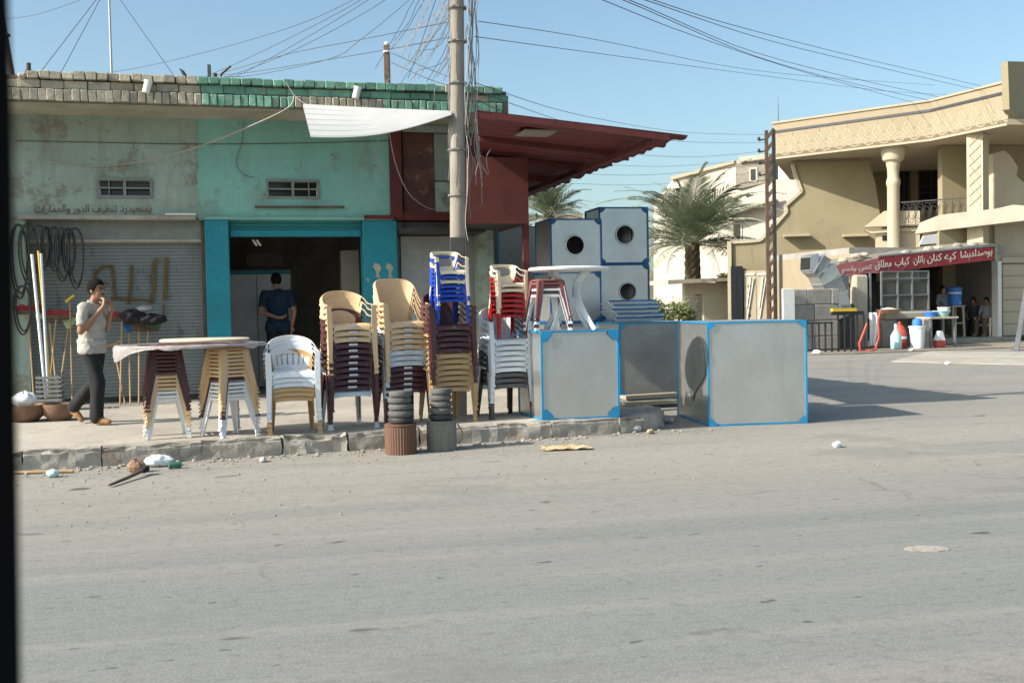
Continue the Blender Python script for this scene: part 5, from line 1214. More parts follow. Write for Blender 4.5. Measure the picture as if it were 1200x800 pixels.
# ------------------------------------------------------------------ people
def person(name, label, loc, rz, J, mats, hem=.86, sleeve=.75, vox=.013, hair_cut=.0, look=0, grip=.9, chairside=None):
    """J: joints in metres, front = -y, x to the person's left is negative-x on screen; mats = (skin, shirt, trousers, shoe)"""
    t = thing(name, label, 'person', loc, rz); V_ = lambda k: Vector(J[k]); mb = MB(); segs = []
    def cap(a, b, ra, rb, mi, n=14, k=8):
        a, b = Vector(a), Vector(b); pts = [a.lerp(b, i/k) for i in range(k+1)]; rs = [ra+(rb-ra)*i/k for i in range(k+1)]
        d = (b-a).normalized()
        p0 = [a-d*ra*.9, a-d*ra*.6]; p1 = [b+d*rb*.6, b+d*rb*.9]
        mb.tube(p0+pts+p1, [ra*.4, ra*.8]+rs+[rb*.8, rb*.4], n); segs.append((a, b, mi, ra, rb))
    def ell(c, sx_, sy_, sz_, rot=None, mi=None):
        c = Vector(c); T = Matrix.Translation(c) @ (rot.to_4x4() if rot else Matrix.Identity(4))
        mb.lathe([(math.cos(a), math.sin(a)) for a in [(-90+180*i/12)*math.pi/180 for i in range(13)]], 18, T=T @ Matrix.Diagonal((sx_, sy_, sz_, 1)))
        if mi is not None: segs.append((c, c+Vector((0, 0, .001)), mi, min(sx_, sy_), min(sx_, sy_)))
    pel, che, nek, hd = V_('pelvis'), V_('chest'), V_('neck'), V_('head')
    up = (che-pel).normalized(); wst = pel.lerp(che, .5)
    q = up.to_track_quat('Z', 'Y').to_matrix() if up.z < .999 else Matrix.Identity(3)
    shl, shr = V_('sh_l'), V_('sh_r'); ax = (shr-shl).normalized(); fw = up.cross(ax).normalized()
    Q = Matrix((ax, -fw if fw.y > 0 else fw, up)).transposed(); Q = Matrix((ax, up.cross(ax), up)).transposed()
    ell(pel, .165, .125, .13, Q, 2); ell(wst, .165, .125, .17, Q, 1); ell(che, .175, .125, .19, Q, 1); ell(che.lerp(nek, .55), .16, .10, .10, Q, 1)
    ell(pel.lerp(wst, .5), .17, .13, .12, Q, 1)
    cap(shl, shr, .062, .062, 1); cap(che, nek, .08, .06, 1); cap(nek, hd-Vector((0, 0, .03)), .055, .052, 0)
    # head with jaw, brow, nose, ears
    H = Matrix.Rotation(look, 3, 'Z'); hh = lambda x, y, z: hd + H @ Vector((x, y, z))
    ell(hh(0, .005, .065), .074, .094, .095, H); ell(hh(0, -.028, .0), .058, .066, .085, H); ell(hh(0, -.045, -.058), .036, .038, .028, H)
    ell(hh(0, -.078, .052), .045, .02, .014, H); ell(hh(0, -.095, .012), .012, .020, .026, H); ell(hh(0, -.098, .0), .017, .016, .012, H); ell(hh(0, -.080, -.03), .025, .014, .010, H)
    for s in (-1, 1): ell(hh(s*.075, .012, .02), .010, .022, .034, H)
    segs.append((hh(0, 0, -.05), hh(0, 0, .12), 0, .09, .09))
    for s in 'lr':
        sh, el, wr = V_('sh_'+s), V_('el_'+s), V_('wr_'+s)
        cap(sh, el, .056, .043, 3); cap(el, wr, .041, .028, 0)
        hdir = Vector(J.get('hd_'+s, tuple((wr-el).normalized()))).normalized(); pn = Vector(J.get('pn_'+s, (0, 1, 0))); sd = hdir.cross(pn).normalized(); pn = sd.cross(hdir).normalized()
        pc_ = wr+hdir*.05; cap(wr, wr+hdir*.075, .027, .03, 0, 10, 4)
        for kx_ in (-1, 1): cap(wr+hdir*.02+sd*.012*kx_, wr+hdir*.08+sd*.024*kx_, .018, .016, 0, 8, 4)
        for f, (o, ln) in enumerate(((-.030, .068), (-.010, .078), (.010, .074), (.029, .058))):
            p0 = wr+hdir*.085+sd*o; cu = grip*(.75+.12*f)
            p1 = p0+(hdir*math.cos(cu*.5)+pn*math.sin(cu*.5))*ln*.5; p2 = p1+(hdir*math.cos(cu*1.3)+pn*math.sin(cu*1.3))*ln*.3; p3 = p2+(hdir*math.cos(cu*2)+pn*math.sin(cu*2))*ln*.25
            for a, b, r0, r1 in ((p0, p1, .0095, .009), (p1, p2, .009, .008), (p2, p3, .008, .0068)): cap(a, b, r0, r1, 0, 8, 3)
        th0 = wr+hdir*.025-sd*.024; th1 = th0+(hdir*.6-sd*.55+pn*.35).normalized()*.045; th2 = th1+(hdir*.9-sd*.1+pn*.4).normalized()*.032
        cap(th0, th1, .013, .011, 0, 8, 3); cap(th1, th2, .011, .008, 0, 8, 3)
        hp, kn, an, to = V_('hip_'+s), V_('kn_'+s), V_('an_'+s), V_('to_'+s)
        cap(hp, kn, .100, .084, 2); cap(kn, an, .082, .074, 2)
        fd_ = (to-an); fd_.normalize(); hl_ = an-Vector((fd_.x, fd_.y, 0))*.045-Vector((0, 0, .035))
        cap(hl_+Vector((0, 0, .0)), an.lerp(to, .55)-Vector((0, 0, .018)), .040, .042, 4, 12, 5); cap(an.lerp(to, .5)-Vector((0, 0, .012)), to, .042, .034, 4, 12, 4)
    me = mb.mesh('tmp', 'skin'); o = link('body', me)
    rm_ = o.modifiers.new('r', 'REMESH'); rm_.mode = 'VOXEL'; rm_.voxel_size = vox
    sm_ = o.modifiers.new('s', 'SMOOTH'); sm_.iterations = 2; sm_.factor = .5
    bpy.context.view_layer.update()
    m2 = bpy.data.meshes.new_from_object(o.evaluated_get(bpy.context.evaluated_depsgraph_get())); bpy.data.objects.remove(o); bpy.data.meshes.remove(me)
    m2.name = 'body'; m2.materials.clear()
    for k in mats: m2.materials.append(M[k])
    hemv = J.get('hem', pel.z-.03)
    def near(p):
        best = (9, 0)
        for a, b, mi, ra, rb in segs:
            ab = b-a; u = max(0, min(1, (p-a).dot(ab)/max(ab.length_squared, 1e-9))); dd = (p-(a+ab*u)).length-(ra+(rb-ra)*u)
            if dd < best[0]: best = (dd, mi if mi != 3 else (1 if u < sleeve else 0))
        return best[1]
    vm = [0]*len(m2.vertices)
    for v in m2.vertices:
        k = near(v.co)
        if k in (1, 2) and not J.get('sit'): k = 1 if v.co.z > hemv else 2
        if k == 4: k = 3
        vm[v.index] = k
    disp = []
    for v in m2.vertices:
        k = vm[v.index]; n = v.normal
        if k == 1: disp.append(n*(.012+.016*mn.noise(Vector((v.co.x*11, v.co.y*11, v.co.z*6+v.co.x*8)))+.009*mn.noise(v.co*24)) + (n*.012 if v.co.z < hemv+.16 else n*0))
        elif k == 2: disp.append(n*(.004+.014*mn.noise(Vector((v.co.x*10, v.co.y*10, v.co.z*5)))))
        else: disp.append(Vector((0, 0, 0)))
    for v, d in zip(m2.vertices, disp): v.co += d
    for p_ in m2.polygons:
        ks = [vm[i] for i in p_.vertices]; p_.material_index = max(set(ks), key=ks.count); p_.use_smooth = True
    m2.update(); link('body', m2, t)
    hm = MB()
    def hf(u, v):
        a = 2*math.pi*u; b_ = math.pi/2*(1-v*1.5); c = math.cos(b_); n = .004+mn.noise(Vector((math.cos(a)*5, math.sin(a)*5, b_*5)))*.006
        p_ = Vector((math.cos(a)*c*(.083+n), math.sin(a)*c*(.104+n)+.008, math.sin(b_)*(.108+n)+.068))
        lim = .098 if p_.y < -.05 else (.075-.12*(p_.y+.05)/.07 if p_.y < .02 else -.075)
        if p_.z < lim and v > .3: p_.z = lim; p_.x *= .97; p_.y *= .97
        return hh(*p_)
    hm.grid(hf, 36, 16).build('hair', 'hair', t, 60)
    for s in (-1, 1):
        em = MB(); em.lathe([(0, -.006), (.011, -.002), (.011, .002), (0, .006)], 8, c=hh(s*.030, -.083, .032)); em.build('eye', 'dark_gap', t)
        bm_ = MB().bar(hh(s*.012, -.095, .055), hh(s*.050, -.082, .056), .012, .012); bm_.build('eyebrow', 'hair', t)
    MB().bar(hh(-.026, -.094, -.016), hh(.026, -.094, -.016), .012, .012).build('moustache', 'hair', t) if J.get('moustache') else None
    return t
# walking man: faces +x (screen right); front -y is turned by rz
wm = G(112, 497, PV); 
JW = dict(pelvis=(0, .02, .93), chest=(0, .0, 1.22), neck=(0, -.02, 1.45), head=(0, -.065, 1.575), sh_l=(.185, .0, 1.40), sh_r=(-.185, -.02, 1.40),
          el_l=(.23, -.03, 1.13), wr_l=(.07, -.215, 1.38), hd_l=(-.35, -.1, .8), pn_l=(0, .9, .3), el_r=(-.24, -.0, 1.12), wr_r=(-.09, -.215, 1.41), hd_r=(.5, .05, .8), pn_r=(0, .9, .3),
          hip_l=(.09, .02, .90), kn_l=(.10, .06, .49), an_l=(.10, .40, .20), to_l=(.11, .33, .035), hip_r=(-.09, .0, .90), kn_r=(-.085, -.10, .49), an_r=(-.08, -.07, .09), to_r=(-.085, -.235, .04), hem=.86, moustache=1)
JW['an_l'] = (.10, .36, .20); JW['to_l'] = (.105, .255, .045)
person('person', 'man in pale short-sleeved shirt and dark trousers walking with hands raised to his mouth', (wm.x, wm.y, PV), R(78), JW, ('skin', 'shirt_pale', 'trouser_dark', 'shoe'), look=R(-4), grip=1.3)
# shopkeeper, back turned, forearms crossed behind him
pm = SF.w((SF.px(326, 380, 1.0).x, 1.0, 0)); zs_ = (SF.px(326, 316, 1.0).z)
JB = dict(pelvis=(0, 0, .95), chest=(0, -.01, 1.24), neck=(0, -.01, 1.47), head=(.02, -.04, 1.60), sh_l=(.20, 0, 1.42), sh_r=(-.20, 0, 1.42), el_l=(.27, .08, 1.14), wr_l=(.05, .19, 1.03), hd_l=(-.9, .1, .05), pn_l=(0, -.2, 1),
          el_r=(-.27, .06, 1.13), wr_r=(-.22, .0, .90), hip_l=(.09, 0, .92), kn_l=(.10, -.01, .5), an_l=(.10, 0, .09), to_l=(.13, -.16, .04), hip_r=(-.09, 0, .92), kn_r=(-.10, -.01, .5), an_r=(-.10, .0, .09), to_r=(-.13, -.16, .04), hem=.82)
person('person', 'man in dark blue shirt standing inside the doorway with his back turned', (pm.x, pm.y, .19), R(195)-math.pi, {**JB}, ('skin', 'shirt_blue', 'trouser_dark', 'shoe'), look=R(20)) if False else person('person', 'man in dark blue shirt standing inside the doorway with his back turned', (pm.x, pm.y, .36), R(188), {**JB, 'wr_l': (-.02, .20, 1.04)}, ('skin', 'shirt_blue', 'trouser_dark', 'shoe'), look=R(18))
# man standing in the grill shop
p1 = K2.w((kx(1104, .6), .6, .187))
JS = dict(pelvis=(0, 0, .95), chest=(0, 0, 1.23), neck=(0, -.01, 1.46), head=(0, -.04, 1.59), sh_l=(.19, 0, 1.41), sh_r=(-.19, 0, 1.41), el_l=(.25, .0, 1.12), wr_l=(.20, -.2, 1.0), el_r=(-.25, .0, 1.12), wr_r=(-.2, -.2, 1.0),
          hip_l=(.09, 0, .92), kn_l=(.10, -.01, .5), an_l=(.10, 0, .09), to_l=(.13, -.16, .04), hip_r=(-.09, 0, .92), kn_r=(-.10, -.01, .5), an_r=(-.10, .0, .09), to_r=(-.13, -.16, .04), hem=.85)
person('person', 'man in dark shirt with pale panel standing left of the blue water cooler', p1, R(30), JS, ('skin', 'shirt_panel', 'trouser_dark', 'shoe'), vox=.018)
JT = dict(sit=1, pelvis=(0, .08, .50), chest=(0, .12, .80), neck=(0, .10, 1.03), head=(0, .06, 1.16), sh_l=(.19, .12, .98), sh_r=(-.19, .12, .98), el_l=(.25, .05, .72), wr_l=(.16, -.2, .64), el_r=(-.25, .05, .72), wr_r=(-.14, -.2, .64),
          hip_l=(.10, .05, .50), kn_l=(.14, -.38, .52), an_l=(.15, -.36, .09), to_l=(.17, -.52, .04), hip_r=(-.10, .05, .50), kn_r=(-.13, -.38, .52), an_r=(-.13, -.40, .09), to_r=(-.15, -.56, .04), hem=.5)
ch = chair_proto('round', 'plastic_cream', False, False)
p2 = K2.w((kx(1140, 1.0), 1.0, .187)); p3 = K2.w((kx(1155, .5), .5, .187))
instance('plastic_armchair', ch, p3, R(-50), 'cream plastic armchair under the man in grey inside the grill shop', 'chair', 'chairs in the grill shop'); instance('plastic_armchair', mar0, p2, R(-40), 'dark plastic armchair under the man in black inside the grill shop', 'chair', 'chairs in the grill shop')
person('person', 'man in grey shirt seated on the cream chair in the grill shop', p3+Vector((0, 0, .005)), R(-50), JT, ('skin', 'shirt_grey', 'trouser_brown', 'skin'), vox=.018)
person('person', 'man in black shirt seated behind the man in grey', p2+Vector((0, 0, .005)), R(-40), JT, ('skin', 'shirt_dark', 'trouser_dark', 'shoe'), vox=.018)

# inside the dark doorway: a metal fridge, lamp tubes
fg = frame_thing('metal_cabinet', 'big dull metal cabinet inside the doorway left of the blue-shirted man', 'cabinet', SF); yk = 1.9
MB().rbox(sx(262, yk), sx(341, yk), yk, yk+.7, .2, sz(310, 316, yk), .02).build('body', 'galv_dull', fg); MB().box(sx(300, yk)-.006, sx(300, yk)+.006, yk-.003, yk, .3, sz(310, 320, yk)).build('seam', 'steel_dark', fg); MB().box(sx(264, yk), sx(339, yk), yk-.02, yk-.004, sz(310, 318, yk)-.05, sz(310, 317.5, yk)).build('trim', 'blue_paint', fg)
lm = frame_thing('tube_lamp', 'pair of short white lamp tubes hanging in the doorway', 'lamp', SF)
for dx in (0, 4.5): a, b = SF.px(296+dx, 281, .5), SF.px(301+dx, 288, .5); MB().bar(a, b, .03).build('tube', 'ceramic', lm)
MB().bar(SF.px(298, 279, .5)+Vector((0, 0, .3)), SF.px(298, 279, .5), .01).build('cord', 'wire_dark', lm)

# ------------------------------------------------------------------ poles, wires, roof things
pb_ = spot(537, 487); pole = thing('utility_pole', 'tall weathered concrete pole on the pavement wrapped in loose wires', 'pole', (pb_.x, pb_.y, .1)); pole.rotation_euler = (0, R(1.0), 0)
MB().lathe([(0, 0), (.106, 0), (.096, 2), (.087, 4), (.08, 6), (.075, 8.6), (0, 8.6)], 14).build('shaft', 'concrete_pole', pole, 50)
for z in (1.95, 2.0, 2.75, 3.3, 4.1, 4.6, 5.0): MB().lathe([(.10, 0), (.118, .0), (.118, .02), (.10, .02)], 14, c=(0, 0, z)).build('wire_band', 'wire_grey', pole)
MB().rbox(-.09, .09, -.135, -.10, 1.95, 2.25, .01).build('meter_box', 'steel_dark', pole)
for a in (-1, 1): MB().bar((.0, -.1, 5.3), (.35*a, -.16, 5.32), .05).build('bracket', 'steel_dark', pole)
def top(px, py): return PD(px, py, pb_.y-.12)
rw = random.Random(21)
def wire(pts, rad, mk, label, group='overhead wires'):
    cv = [p if isinstance(p, Vector) else Vector(p) for p in pts]
    out = []
    n = len(cv)
    for i in range(n-1):     # Catmull-Rom through the points
        p0, p1, p2, p3 = cv[max(i-1, 0)], cv[i], cv[i+1], cv[min(i+2, n-1)]
        for k in range(6):
            u = k/6; out.append(.5*((2*p1)+(p2-p0)*u+(2*p0-5*p1+4*p2-p3)*u*u+(3*p1-p0-3*p2+p3)*u**3))
    out.append(cv[-1]); return tag(MB().tube(out, rad*.62, 4).build('power_cable', mk, None), label, 'cable', group)
def pxw(pts): return [PD(a, b, d) for a, b, d in pts]
BIG = [([(560, 25, 13), (700, 47, 19), (853, 78, 27), (957, 90, 33), (1096, 100, 43)], 'upper of the two long wires running from the pole to the villa'),
       ([(556, 43, 13), (680, 60, 18), (880, 87, 28), (1040, 107, 36), (1130, 112, 42)], 'lower of the two long wires running from the pole to the villa'),
       ([(690, -6, 14), (810, 41, 20), (940, 84, 28), (1076, 122, 38)], 'lowest cable of the bundle crossing the upper right sky'),
       ([(715, -6, 14), (888, 67, 24), (1000, 98, 31), (1100, 120, 38)], 'second lowest cable of the bundle in the upper right sky'),
       ([(722, -6, 14), (880, 60, 24), (1000, 92, 31), (1110, 116, 38)], 'middle cable of the bundle in the upper right sky'),
       ([(737, -6, 14), (888, 44, 22), (1000, 72, 28), (1157, 108, 35), (1230, 122, 38)], 'topmost thick cable of the upper right bundle'),
       ([(746, -6, 14), (860, 30, 20), (1000, 66, 28), (1120, 94, 34), (1220, 118, 38)], 'cable just above the bundle, ending over the villa roof'),
       ([(556, 97, 13), (680, 135, 22), (800, 155, 32), (897, 158, 38)], 'wire from the pole passing behind the tip of the red canopy'),
       ([(558, 107, 13), (690, 150, 24), (800, 166, 32), (897, 167, 38)], 'second wire behind the red canopy tip'),
       ([(560, 118, 13), (700, 175, 26), (810, 184, 33), (897, 177, 38)], 'third wire behind the red canopy tip'),
       ([(620, 200, 24), (760, 205, 34), (900, 192, 38)], 'faint wire between the canopy and the far pole, above the palm'),
       ([(640, 214, 30), (770, 216, 40), (900, 200, 38)], 'faint wire just over the highest metal box'),
       ([(660, 190, 30), (780, 195, 36), (900, 186, 38)], 'faint wire level with the canopy corner'),
       ([(421, -4, 15), (300, 45, 18), (130, 85, 22), (-20, 96, 26)], 'thin wire from the top edge sloping to the left roof'),
       ([(430, -4, 15), (300, 64, 18), (240, 90, 20)], 'second thin wire sloping to the left roof'),
       ([(438, -4, 15), (300, 78, 18), (262, 95, 19)], 'third thin wire sloping to the left roof'),
       ([(458, -4, 15), (343, 60, 17), (262, 92, 19)], 'fourth thin wire sloping to the roof bracket'),
       ([(484, -4, 15), (421, 48, 16), (387, 69, 17), (300, 88, 19), (262, 90, 19)], 'fifth thin wire dipping to the roof bracket'),
       ([(530, 43, 13), (455, 58, 15), (300, 84, 18), (255, 88, 19)], 'level wire from the pole to the roof post'),
       ([(530, 25, 13), (421, 47, 15), (340, 63, 17), (262, 85, 19)], 'upper level wire from the pole to the roof bracket'),
       ([(458, 62, 15.5), (500, 80, 15), (530, 92, 13.2)], 'short wire from roof post to the pole'),
       ([(458, 73, 15.5), (500, 92, 15), (532, 102, 13.2)], 'lower short wire from roof post to the pole'),
       ([(105, -4, 18), (40, 18, 20), (-20, 24, 22)], 'wire crossing the top left corner of the sky')]
for pts, lb in BIG:
    q = pxw(pts)
    if pts[0][1] < 0 and pts[0][0] > 600: q = [PD(560+(pts[0][0]-690)*.6, -52, 13.2)] + q
    elif pts[0][1] < 0 and pts[0][0] > 400: q = [PD(533, -60-(484-pts[0][0])*.5, 12.95)] + q
    wire(q, .010 if pts[0][1] < 0 and pts[0][0] > 600 else .008, 'wire_dark', lb)
drops = [((534, 8), (500, 50), (470, 97)), ((533, 5), (488, 60), (452, 96)), ((532, 12), (505, 60), (480, 95)), ((531, 16), (512, 50), (490, 93)), ((534, 20), (520, 55), (500, 96)), ((530, 2), (470, 40), (455, 57)), ((533, 30), (524, 60), (505, 97)), ((535, 34), (527, 62), (512, 90)),
         ((528, -3), (495, 25), (462, 60)), ((524, -4), (498, 40), (466, 92)), ((516, -4), (500, 36), (485, 94)), ((508, -4), (480, 44), (466, 60)), ((500, -4), (476, 30), (458, 58)), ((494, -4), (478, 20), (462, 48)), ((536, 42), (530, 66), (520, 95)), ((489, -4), (470, 26), (440, 80)), ((530, 10), (514, 45), (494, 70)), ((531, 22), (516, 48), (487, 60)), ((527, -4), (512, 25), (498, 52)), ((521, -4), (507, 30), (476, 78)), ((512, -4), (492, 48), (478, 92)), ((505, -4), (489, 30), (460, 84)), ((532, 28), (522, 70), (508, 84)), ((498, -4), (484, 50), (474, 80)), ((533, 38), (518, 66), (492, 82)), ((529, 4), (505, 44), (490, 62))]
drops.sort(key=lambda d: d[2][0])
for i, (a, b, c) in enumerate(drops):
    wire(([PD(534, -40-2*i, 12.95)] if a[1] < 0 else []) + [PD(*a, 13.0), PD(b[0]+rw.uniform(-2, 2), b[1]+6, 14), PD(*c, 15.2)], .0065, 'wire_pale' if i % 3 else 'wire_dark', f'thin drop wire from pole top to roof, {ORD[i] if i else "first"} from the left', 'drop wires fanning from the pole to the shop roof')
tw = []
for i in range(11):
    x0 = 547+i*1.25; pts = []
    for k in range(15):
        y = -4+k*22+rw.uniform(-3, 3)
        if y > 292-(i*37) % 130: break
        pts.append(PD(x0+rw.uniform(-2.6, 2.6)+(6 if 8 < k < 12 and i > 4 else 0), y, 12.9+.03*i))
    m = MB(); 
    wire(pts, .010 if i % 2 else .007, 'wire_grey' if i % 3 else 'wire_pale', f'loose wavy wire hanging right of the pole, {ORD[i] if i else "first"} out from the shaft', 'loose wires hanging along the pole')
for i in range(4):
    pts = [PD(528+rw.uniform(-4, 1.5), y+rw.uniform(-5, 5), 12.85) for y in range(-4, 220-25*i, 24)]; wire(pts, .006, 'wire_grey', f'loose wire hanging left of the pole, {["longest", "second longest", "third longest", "shortest"][i]} of four', 'loose wires hanging along the pole')
wire([PD(557, 205, 12.9), PD(562, 190, 12.95), PD(572, 205, 13), PD(570, 185, 13), PD(575, 175, 13)], .006, 'wire_grey', 'curled wire end sticking out right of the pole before the red box', 'loose wires hanging along the pole')
wire([SF.w(SF.px(a, b, y)) for a, b, y in ((58, 189.5, -.03), (80, 192, -.05), (120, 194, -.05), (172, 188, -.12), (235, 171, -.4), (300, 145, -1.15), (338, 126, -1.2), (345, 112, -1.22))], .016, 'wire_pale', 'thick pale cable drooping across the grey green shop wall')
wire([SF.w(SF.px(a, b, y)) for a, b, y in ((335, 96, -1.2), (345, 112, -1.22), (358, 122, -1.3))], .009, 'wire_pale', 'pale wire hanging over the green cornice left of the torn sheet')
wire([SF.w(SF.px(a, b, y)) for a, b, y in ((455, 148, -.4), (463, 190, -.35), (478, 225, -.3), (500, 243, -.2), (522, 246, -.1), (530, 240, -.3))], .011, 'wire_pale', 'pale wire drooping in front of the rusty boards')
wire([SF.w(SF.px(a, b, y)) for a, b, y in ((440, 155, -.3), (445, 172, -.3), (438, 190, -.3), (449, 196, -.3), (440, 206, -.3), (443, 214, -.3), (437, 224, -.3), (444, 238, -.3))], .010, 'wire_pale', 'tangled pale wire dangling on the turquoise wall under the torn sheet')
wire([SF.w(SF.px(a, b, y)) for a, b, y in ((446, 158, -.3), (439, 176, -.3), (446, 190, -.3), (440, 200, -.3), (446, 208, -.3))], .008, 'wire_pale', 'second tangled wire dangling on the turquoise wall')
wire([SF.w(SF.px(a, b, y)) for a, b, y in ((286, 140, -.03), (284, 165, -.03), (277, 190, -.03), (285, 204, -.03), (298, 208, -.03))], .006, 'wire_dark', 'dark wire curling down the turquoise wall left of its vent window')
wire([SF.w(SF.px(a, b, y)) for a, b, y in ((18, 165, -.02), (120, 167, -.02), (230, 169, -.02), (340, 168, -.03), (455, 165, -.03))], .010, 'wire_dark', 'dark cable running level along the shop wall under the soffit')
wire([SF.w(SF.px(a, b, y)) for a, b, y in ((425, 120, -1.15), (432, 128, -1.15), (438, 140, -.8), (441, 155, -.35))], .008, 'wire_pale', 'short wire from the cornice down behind the torn sheet')
wire([SF.w(SF.px(a, b, y)) for a, b, y in ((513, 97, -1.2), (509, 108, -1.25), (508, 120, -1.2), (497, 132, -1.2), (486, 140, -1.2))], .010, 'wire_pale', 'forked pale wire hanging from the cornice beside the pole')
# masts and roof bits
def rooftop(px, py, y=-.6): return SF.w((SF.px(px, py, y).x, y, ZS+.16))
mst = thing('antenna_mast', 'very thin pale antenna mast with guy wires on the left roof', 'mast', rooftop(131, 88, 2.0)); q = PD(127, -30, mst.location.y)-mst.location
MB().tube([(0, 0, 0), q], [.022, .016], 8).build('mast', 'galv_dull', mst)
for a, b in ((48, 84), (70, 88), (206, 92)):
    e_ = SF.w(SF.px(a, b, 1.2))-mst.location; MB().tube([q*.94, e_], .006, 4).build('guy_wire', 'wire_dark', mst)
lp = thing('leaning_pole', 'brown pipe leaning over the far left end of the roof', 'pole', rooftop(18, 92, -.3)); q = PD(-4, -10, lp.location.y)-lp.location; MB().tube([(0, 0, 0), q], .045, 10).build('pipe', 'rust', lp, 50); MB().bar(q*.58, q*.60, .12).build('clamp', 'steel_dark', lp)
po = thing('roof_post', 'short dark wooden post on the roof left of the pole', 'post', rooftop(454, 98, -.3)); zt_ = PD(455, 53, po.location.y).z-po.location.z
MB().rbox(-.045, .045, -.045, .045, 0, zt_, .008).build('post', 'wood_dark', po); MB().lathe([(0, 0), (.03, 0), (.04, .03), (.02, .05), (0, .05)], 10, c=(0, 0, zt_)).build('insulator', 'ceramic', po); MB().lathe([(.03, 0), (.055, 0), (.055, .03), (.03, .03)], 10, c=(0, -.02, zt_-.12)).build('insulator', 'ceramic', po)
br_ = thing('wire_bracket', 'black iron bracket with insulators on the roof above the colour change', 'bracket', rooftop(252, 92, -.9)); zt_ = PD(246, 76, br_.location.y).z-br_.location.z
MB().box(-.10, -.06, -.02, .02, 0, zt_).build('post', 'steel_dark', br_); MB().bar((-.08, 0, zt_*.55), (.17, 0, zt_*.35), .05).build('arm', 'steel_dark', br_); MB().tube([(.06, 0, zt_*.4), (.09, 0, zt_*.7), (.2, 0, zt_*.9), (.23, 0, zt_*.95)], .018, 6).build('hook', 'steel_dark', br_); MB().lathe([(0, 0), (.03, 0), (.035, .08), (0, .08)], 8, c=(.0, 0, zt_*.55)).build('insulator', 'steel_dark', br_)
bh = thing('roof_stub', 'small dark spike sticking up on the left cornice bricks', 'spike', SF.w((SF.px(216, 94, -1.0).x, -1.0, ZS+.39))); MB().tube([(.03, 0, 0), (-.02, 0, .09), (-.06, 0, .13)], [.03, .025, .01], 6).build('spike', 'steel_dark', bh)
sp_ = thing('pipe_stub', 'dark pipe stub with collar at the broken left end of the cornice', 'pipe', SF.w((SF.px(34, 92, -1.0).x, -1.0, ZS+.36))); MB().lathe([(0, 0), (.05, 0), (.05, .06), (.03, .07), (.03, .16), (0, .16)], 10).build('stub', 'steel_dark', sp_)
# far steel pole with insulators
fp = PD(905, 400, 38.5); ft = thing('steel_pole', 'brown lattice steel pole with insulators before the villa', 'pole', (fp.x, fp.y, 0)); hz_ = PD(904, 153, 38.5).z
for s in (-1, 1): MB().box(s*.13-.055, s*.13+.055, -.06, .06, 0, hz_).build('channel', 'rust' if s < 0 else 'steel_dark', ft)
for k in range(int(hz_/.42)):
    z = .2+.42*k; MB().bar((-.14, -.05, z), (.14, -.05, z+.36), .012, .12, up=(0, 0, 1)).build('lattice', 'wood_dark', ft)
for k in range(4):
    z = hz_-.3-.42*k; MB().bar((-.16, 0, z), (-.40, 0, z-.05), .05).build('arm', 'steel_dark', ft); MB().lathe([(0, 0), (.05, 0), (.06, .06), (.03, .12), (0, .12)], 8, c=(-.40, 0, z-.04)).build('insulator', 'steel_dark', ft)
sk = tag(MB().lathe([(0, 0), (.035, 0), (.01, 1.2), (0, 1.2)], 6).build('roof_rod', 'steel_grey'), 'thin rod on the left end of the villa roof', 'rod'); sk.location = PD(912, 147, 41)-Vector((0, 0, .1))

# ------------------------------------------------------------------ litter and stones by the kerb
def litter(px, py, z, kind, mk, s, label, rz=0):
    p = G(px, py, z); t = thing(kind, label, 'litter', (p.x, p.y, z+.003), rz); return t
t = litter(186, 546, 0, 'crushed_carton', 'paper', .2, 'crushed white carton on the road below the tables', .2); MB().grid(lambda u, v: heap(u, v, .14, .10, .06, 3)+Vector((0, 0, .05)), 14, 7).build('carton', 'plastic_white', t)
t = litter(205, 549, 0, 'drink_can', 'litter_green', .1, 'dark green crushed can beside the white carton', .5); MB().lathe([(0, -.06), (.03, -.06), (.033, -.05), (.028, 0), (.033, .05), (.03, .06), (0, .06)], 12, T=Matrix.Translation((0, 0, .033)) @ Matrix.Rotation(R(90), 4, 'Y')).build('can', 'litter_green', t, 40)
a = G(128, 571, 0); b = G(168, 557, 0); t = thing('stick', 'dark thin stick lying on the road in front of the kerb', 'stick', a); MB().tube([(0, 0, .02), (b-a)*.5+Vector((0, 0, .03)), (b-a)+Vector((0, 0, .05))], [.012, .016, .02], 7).build('stick', 'wood_dark', t); MB().bar((b-a)*.97+Vector((0, 0, .05)), (b-a)*1.12+Vector((0, 0, .06)), .05).build('knob', 'cloth_black', t)
a = G(14, 556, 0); b = G(86, 554, 0); t = thing('stick', 'brown stick lying along the foot of the left kerb', 'stick', a); MB().tube([(0, 0, .02), b-a+Vector((0, 0, .02))], .017, 7).build('stick', 'wood', t)
t = litter(62, 559, 0, 'crumpled_bag', 'cyan_pale', .1, 'small pale green crumpled bag at the left kerb'); MB().grid(lambda u, v: heap(u, v, .06, .05, .04, 7)+Vector((0, 0, .035)), 12, 6).build('bag', 'cyan_pale', t)
t = litter(160, 553, 0, 'stone', 'stone', .1, 'brown lump of rubble left of the white carton'); MB().grid(lambda u, v: heap(u, v, .09, .06, .07, 12)+Vector((0, 0, .05)), 12, 6).build('lump', 'clay', t)
a = G(636, 529, 0); t = thing('cardboard_scrap', 'flattened beige cardboard scrap on the road before the grey box', 'litter', (a.x, a.y, .004), .1)
MB().shell(lambda u, v: Vector((.52*u, .22*v*(1-.4*u), .02+.05*mn.noise(Vector((u*4, v*3, 1)))+.03*u*(1-u))), 12, 5, .006).build('scrap', 'cardboard', t)
